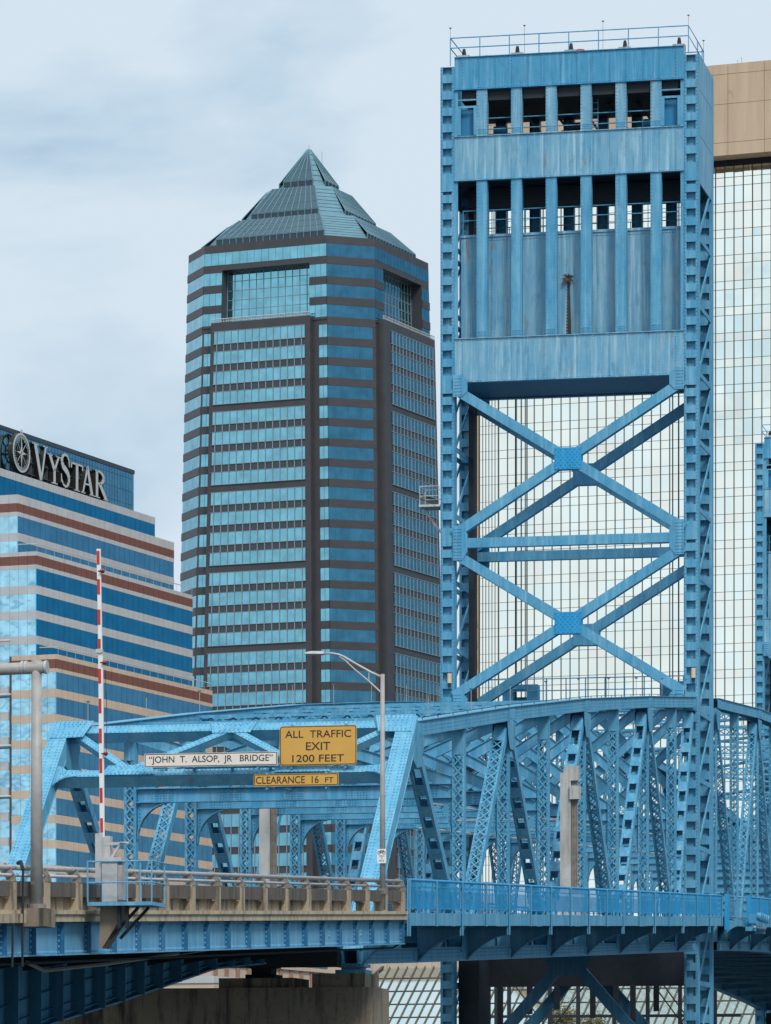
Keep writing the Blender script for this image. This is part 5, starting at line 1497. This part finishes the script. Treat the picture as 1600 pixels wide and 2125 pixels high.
wf.pieces('stone_panel', pc, M_trav, crown)
m = MB(); m.box(-6.6, WR, -.2, .3, 142.6, 143.45); wf.part('shadow_gap', m, M_dark)
# left stone pier and glazed return
m = MB(); m.box(-4.1, -3.3, -.7, 48, -4.4, 144.6); m.box(-3.2, 0, 2, 48, -4.4, 144.6); wf.part('stone_pier', m, M_trav)
panes = []; mu = MB(); z = 140.9; rows = [(140.9, 142.6)]
while z > 24:
    rows.append((z-1.26, z)); rows.append((z-3.86, z-1.26)); z -= 3.86
nc = int(WR/PW)
tint = {}
G_set = [glass('mirror_curtain_glass_%s' % n, c, .04, .010, .25) for n, c in (('cool', (.90,.95,.90)), ('warm', (.96,.90,.82)), ('clear', (.95,.95,.86)))]
pl_ = {0: [], 1: [], 2: []}
for i in range(nc):
    a, b = PW*i+.05, PW*(i+1)-.05
    for z0, z1 in rows:
        tx, tz = R.gauss(0, .0016), R.gauss(0, .0025)
        r_ = R.random(); short = z1-z0 < 1.5
        k = 1 if r_ < (.20 if short else .05) else (0 if r_ < .4 else 2)
        c0, c1 = z0+.035, z1-.035
        pr = (z1-z0)*(1.0 if 4 < i < 40 and z1 < 120 else .8)
        pl_[k].append((pr, [(a,-.02-tx-tz,c0),(b,-.02+tx-tz,c0),(b,.12,c0),(a,.12,c0),(a,-.02-tx+tz,c1),(b,-.02+tx+tz,c1),(b,.12,c1),(a,.12,c1)]))
for k, nm in ((0, 'window_pane_cool'), (1, 'window_pane_warm'), (2, 'window_pane')): wf.pieces(nm, pl_[k], G_set[k], limit=100)
for i in range(nc+1): mu.box(PW*i-.07, PW*i+.07, -.10, .1, 20, 142.6)
for z0, z1 in rows: mu.box(0, WR, -.06, .1, z0-.035, z0+.035)
wf.part('mullions', mu, M_mulld, kind='stuff')
rp = []; mu = MB()
for i in range(5):
    a, b = -6.8+1.37*i, -6.8+1.37*(i+1)
    for z0, z1 in rows: rp.append((1, [(-.1,a+.25,z0+.05),(.02,a+.25,z0+.05),(.02,b-.25,z0+.05),(-.1,b-.25,z0+.05),(-.1,a+.25,z1-.05),(.02,a+.25,z1-.05),(.02,b-.25,z1-.05),(-.1,b-.25,z1-.05)]))
    # seen from the left the return faces away, so it carries fins on the pier side
m = MB()
for i in range(7):
    x = -3.1+.5*i; m.box(x-.06, x+.06, -.02, .3, 8, 144.0)
wf.part('narrow_fins', m, M_mulld)
pp = []
for i in range(7):
    x = -3.1+.5*i
    for z0, z1 in rows: pp.append((.5, [(x+.07,.0,z0),(x+.43,.0,z0),(x+.43,.12,z0),(x+.07,.12,z0),(x+.07,.0,z1-.06),(x+.43,.0,z1-.06),(x+.43,.12,z1-.06),(x+.07,.12,z1-.06)]))
wf.pieces('narrow_pane', pp, G_set[2], limit=40)
m = MB(); m.box(-3.2, .05, .12, 2, 8, 144.0); wf.part('return_core', m, M_mulld)
# sloping glazed base
SLP = 1.3; ZS = 25.5
def sp_(s, d): return Vector((s, -.4-d*SLP, ZS-d))
gl = []; mu = MB(); ncol = 66; sw = 1.45; s00 = -16.0; RW = 2.05
for i in range(ncol):
    s0, s1 = s00-18+sw*i, s00-18+sw*(i+1)
    dmin = max(0.0, (s00-s0)/.75)
    for j in range(9):
        d0, d1 = RW*j-.4, RW*(j+1)-.4
        if d1 <= dmin: continue
        dl = max(d0, (s00-s0)/.75); dr = max(d0, (s00-s1)/.75)
        dl = min(dl, d1-.02)
        o = Vector((0,-.1,.17)); t1 = Vector((0, R.gauss(0,.01), R.gauss(0,.01)))
        gl.append((2 if j < 6 else 1, [sp_(s0+.09,d1-.05), sp_(s1-.09,d1-.05), sp_(s1-.09,dr+.05), sp_(s0+.09,dl+.05), sp_(s0+.09,d1-.05)+o+t1, sp_(s1-.09,d1-.05)+o, sp_(s1-.09,dr+.05)+o, sp_(s0+.09,dl+.05)+o]))
    dtop = max(-.4, (s00-s0)/.75)
    o = Vector((0,-.15,.25)); mu.bar(sp_(s0, dtop)+o, sp_(s0, 19.0)+o, .15, .2, (1,0,0))
for j in range(10):
    d = RW*j-.4; o = Vector((0,-.13,.22)); sl = s00-.75*max(d, 0); mu.bar(sp_(sl, d)+o, sp_(60, d)+o, .12, .12, (0,1,0))
o = Vector((0,-.15,.25)); mu.bar(sp_(s00, -.4)+o, sp_(s00-.75*19, 19)+o, .35, .35, (1,0,0))
G_slope = glass('sloped_glass', (.72, .82, .82), .08, .006)
wf.pieces('sloped_pane', gl, G_slope, limit=250); wf.part('sloped_mullions', mu, M_mulld, kind='stuff')
m = MB(); m.add([sp_(s00,-.4), sp_(60,-.4), sp_(60,19), sp_(s00-.75*19,19)], [(0,1,2,3)]); wf.part('slope_backing', m, M_spandrel)
m = MB(); m.box(-44, -4.7, -3, 40, -4.4, 31); lw = wf.part('low_wing_core', m, M_tan)
pc = []
for i in range(16):
    for j in range(9):
        a = -44+2.45*i; z = 3+3.1*j; pc.append((1, [(a+.03,-3.12,z+.03),(a+2.42,-3.12,z+.03),(a+2.42,-3,z+.03),(a+.03,-3,z+.03),(a+.03,-3.12,z+3.07),(a+2.42,-3.12,z+3.07),(a+2.42,-3,z+3.07),(a+.03,-3,z+3.07)]))
wf.pieces('wing_panel', pc, M_tan, lw)
m = MB()
for x, h in ((36.0, 2.4), (36.7, 3.0), (37.3, 3.4), (35.6, 1.2)): m.tube([(x, 4, 156.3), (x, 4, 156.3+h)], .05, 5)
wf.part('antenna', m, M_grey)

# brown building behind the far tower
BRN = Frame((1586-800)/9000*430, 430, ZC, rad(21))
bn = Thing(BRN, 'brown_building', (12, 10, -4.4), 'dark brown ribbed building side visible at the right edge behind far tower', 'building')
m = MB(); m.box(0, 26, 0, 20, -4.4, 65.0); bn.part('wall', m, M_brown)
for i in range(18):
    m = MB(); m.box(.35+1.4*i, .6+1.4*i, -.25, .02, -4.4, 64.6); bn.part('rib', m, M_brown)

# low buildings under the bridge
LB = Frame((438-800)/9000*470, 470, ZC, rad(21))
lb = Thing(LB, 'low_brick_building', (0, 17, -4.4), 'low tan building with red brick strips seen beneath the left bridge deck', 'building')
m = MB(); m.box(-14, 0, 0, 34.9, -4.4, 19); lb.part('wall', m, M_tan)
for i in range(11):
    y = .6+3.1*i
    m = MB(); m.box(-.1, .12, y, y+1.0, -4.4, 17.3); lb.part('brick_strip', m, M_brick)
    for z0, z1 in ((13.6, 15.4), (9.6, 12.2), (5.6, 8.2)):
        m = MB(); m.box(-.1, .05, y+1.5, y+2.6, z0, z1); lb.part('window', m, G_box)
m = MB(); m.box(-.1, .3, 0, 35, 17.3, 17.7); lb.part('cornice', m, M_tan)
pn = []
for i in range(13): pn.append((1, [(.0,21+i,17.8),(.1,21+i,17.8),(.1,21.9+i,17.8),(.0,21.9+i,17.8),(.0,21+i,19),(.1,21+i,19),(.1,21.9+i,19),(.0,21.9+i,19)]))
lb.pieces('clerestory_pane', pn, G_boa)
LC = Frame((443-800)/9000*440, 440, ZC, rad(21))
lc_ = Thing(LC, 'low_flat_building', (-10, 5, -4.4), 'low flat cream building peeking out below the dark haunched girder', 'building')
m = MB(); m.box(-24, 0, 0, 20, -4.4, 14.2); lc_.part('wall', m, M_tan)
m = MB(); m.box(-24.1, .1, -.15, 20, 14.2, 14.9); lc_.part('cornice', m, M_precast)
for i in range(9):
    m = MB(); m.box(-2.4-2.5*i, -.7-2.5*i, -.06, .1, 12.0, 13.3); lc_.part('window', m, G_box)

# riverside steel frame and trees under the tower
DK = Frame((1030-800)/9000*335, 335, ZC, rad(12))
dk = Thing(DK, 'dock_frame', (8, 2, -4), 'dark thin steel dock frame with crossed rods behind the lower tower bracing', 'dock frame')
for x in (0, 1.0, 4.2, 6.4, 9.2, 11.8, 14.3, 17.0):
    for y in (0,):
        m = MB(); m.box(x-.14, x+.14, y-.14, y+.14, -6, 11.5); dk.part('post', m, M_dark)
for z in (8.2, 4.2):
    for y in (0,):
        m = MB(); m.box(-3, 19, y-.1, y+.1, z-.11, z+.11); dk.part('beam', m, M_dark)
for x0, x1 in ((1.0, 6.4), (11.8, 17.0)):
    for a, b in ((x0, x1), (x1, x0)):
        m = MB(); m.tube([(a, -.1, 11.2), (b, -.1, 4.2)], .06, 6); m.tube([(a+.25, 4, 11.2), (b+.25, 4, 4.2)], .06, 6); dk.part('cross_rod', m, M_dark)
M_leaf = simple('olive_leaf', (.105, .105, .045), .7, 0, .45, 1.2)
M_leaf2 = simple('rusty_leaf', (.30, .13, .05), .7, 0, .3, 1.2)
M_bark = simple('grey_bark', (.09, .075, .06), .9, 0, .3, 4)
def tree(px_, Y, ztop_, w_, label, seed, rusty=.03):
    rr = random.Random(seed); p = P(px_, HY, Y); fr = Frame(p.x, Y, 1.6, 0)
    t = Thing(fr, 'riverside_tree', (0,0,0), label, 'tree', 'trees on the far bank')
    H = ztop_; tr = MB(); tr.tube([(0,0,0), (.1,0,H*.3), (-.1,.1,H*.55), (0,0,H*.85)], .22, 8, .05)
    tips = []
    for i in range(16):
        z = H*(.35+.6*rr.random()); an = rr.uniform(0, 6.28); L = w_*(.4+.6*rr.random())*(1.05-.5*z/H)
        e = Vector((math.cos(an)*L, math.sin(an)*L, z+L*.7)); tr.tube([(0,0,z*.85), e*.5+Vector((0,0,z*.42)), e], .06, 5, .015); tips += [e, e*.7+Vector((0,0,z*.28))]
    t.part('trunk', tr, M_bark)
    for nm, mt, share in (('crown', M_leaf, 1-rusty), ('autumn_leaves', M_leaf2, rusty)):
        lf = MB()
        for i in range(int(4200*share)):
            c = tips[rr.randrange(len(tips))]+Vector((rr.gauss(0,.5), rr.gauss(0,.5), rr.gauss(0,.45)))
            a = Vector((rr.gauss(0,1), rr.gauss(0,1), rr.gauss(0,1))).normalized(); b = a.orthogonal().normalized(); s = rr.uniform(.06,.13)
            lf.add([c-a*s*1.5, c+b*s*.7, c+a*s*1.5, c-b*s*.7], [(0,1,2,3)])
        t.part(nm, lf, mt)
tree(1075, 415, 13.6, 2.2, 'small leafy tree left of the gusset under the deck', 3)
tree(1165, 412, 15.0, 2.6, 'taller leafy tree with a rusty top below the middle of the deck', 5, .06)
tree(1235, 418, 14.4, 2.4, 'round leafy tree right of the rusty topped one under the deck', 8)
tree(1010, 420, 12.4, 2.0, 'low tree at the left behind the dock frame', 11)
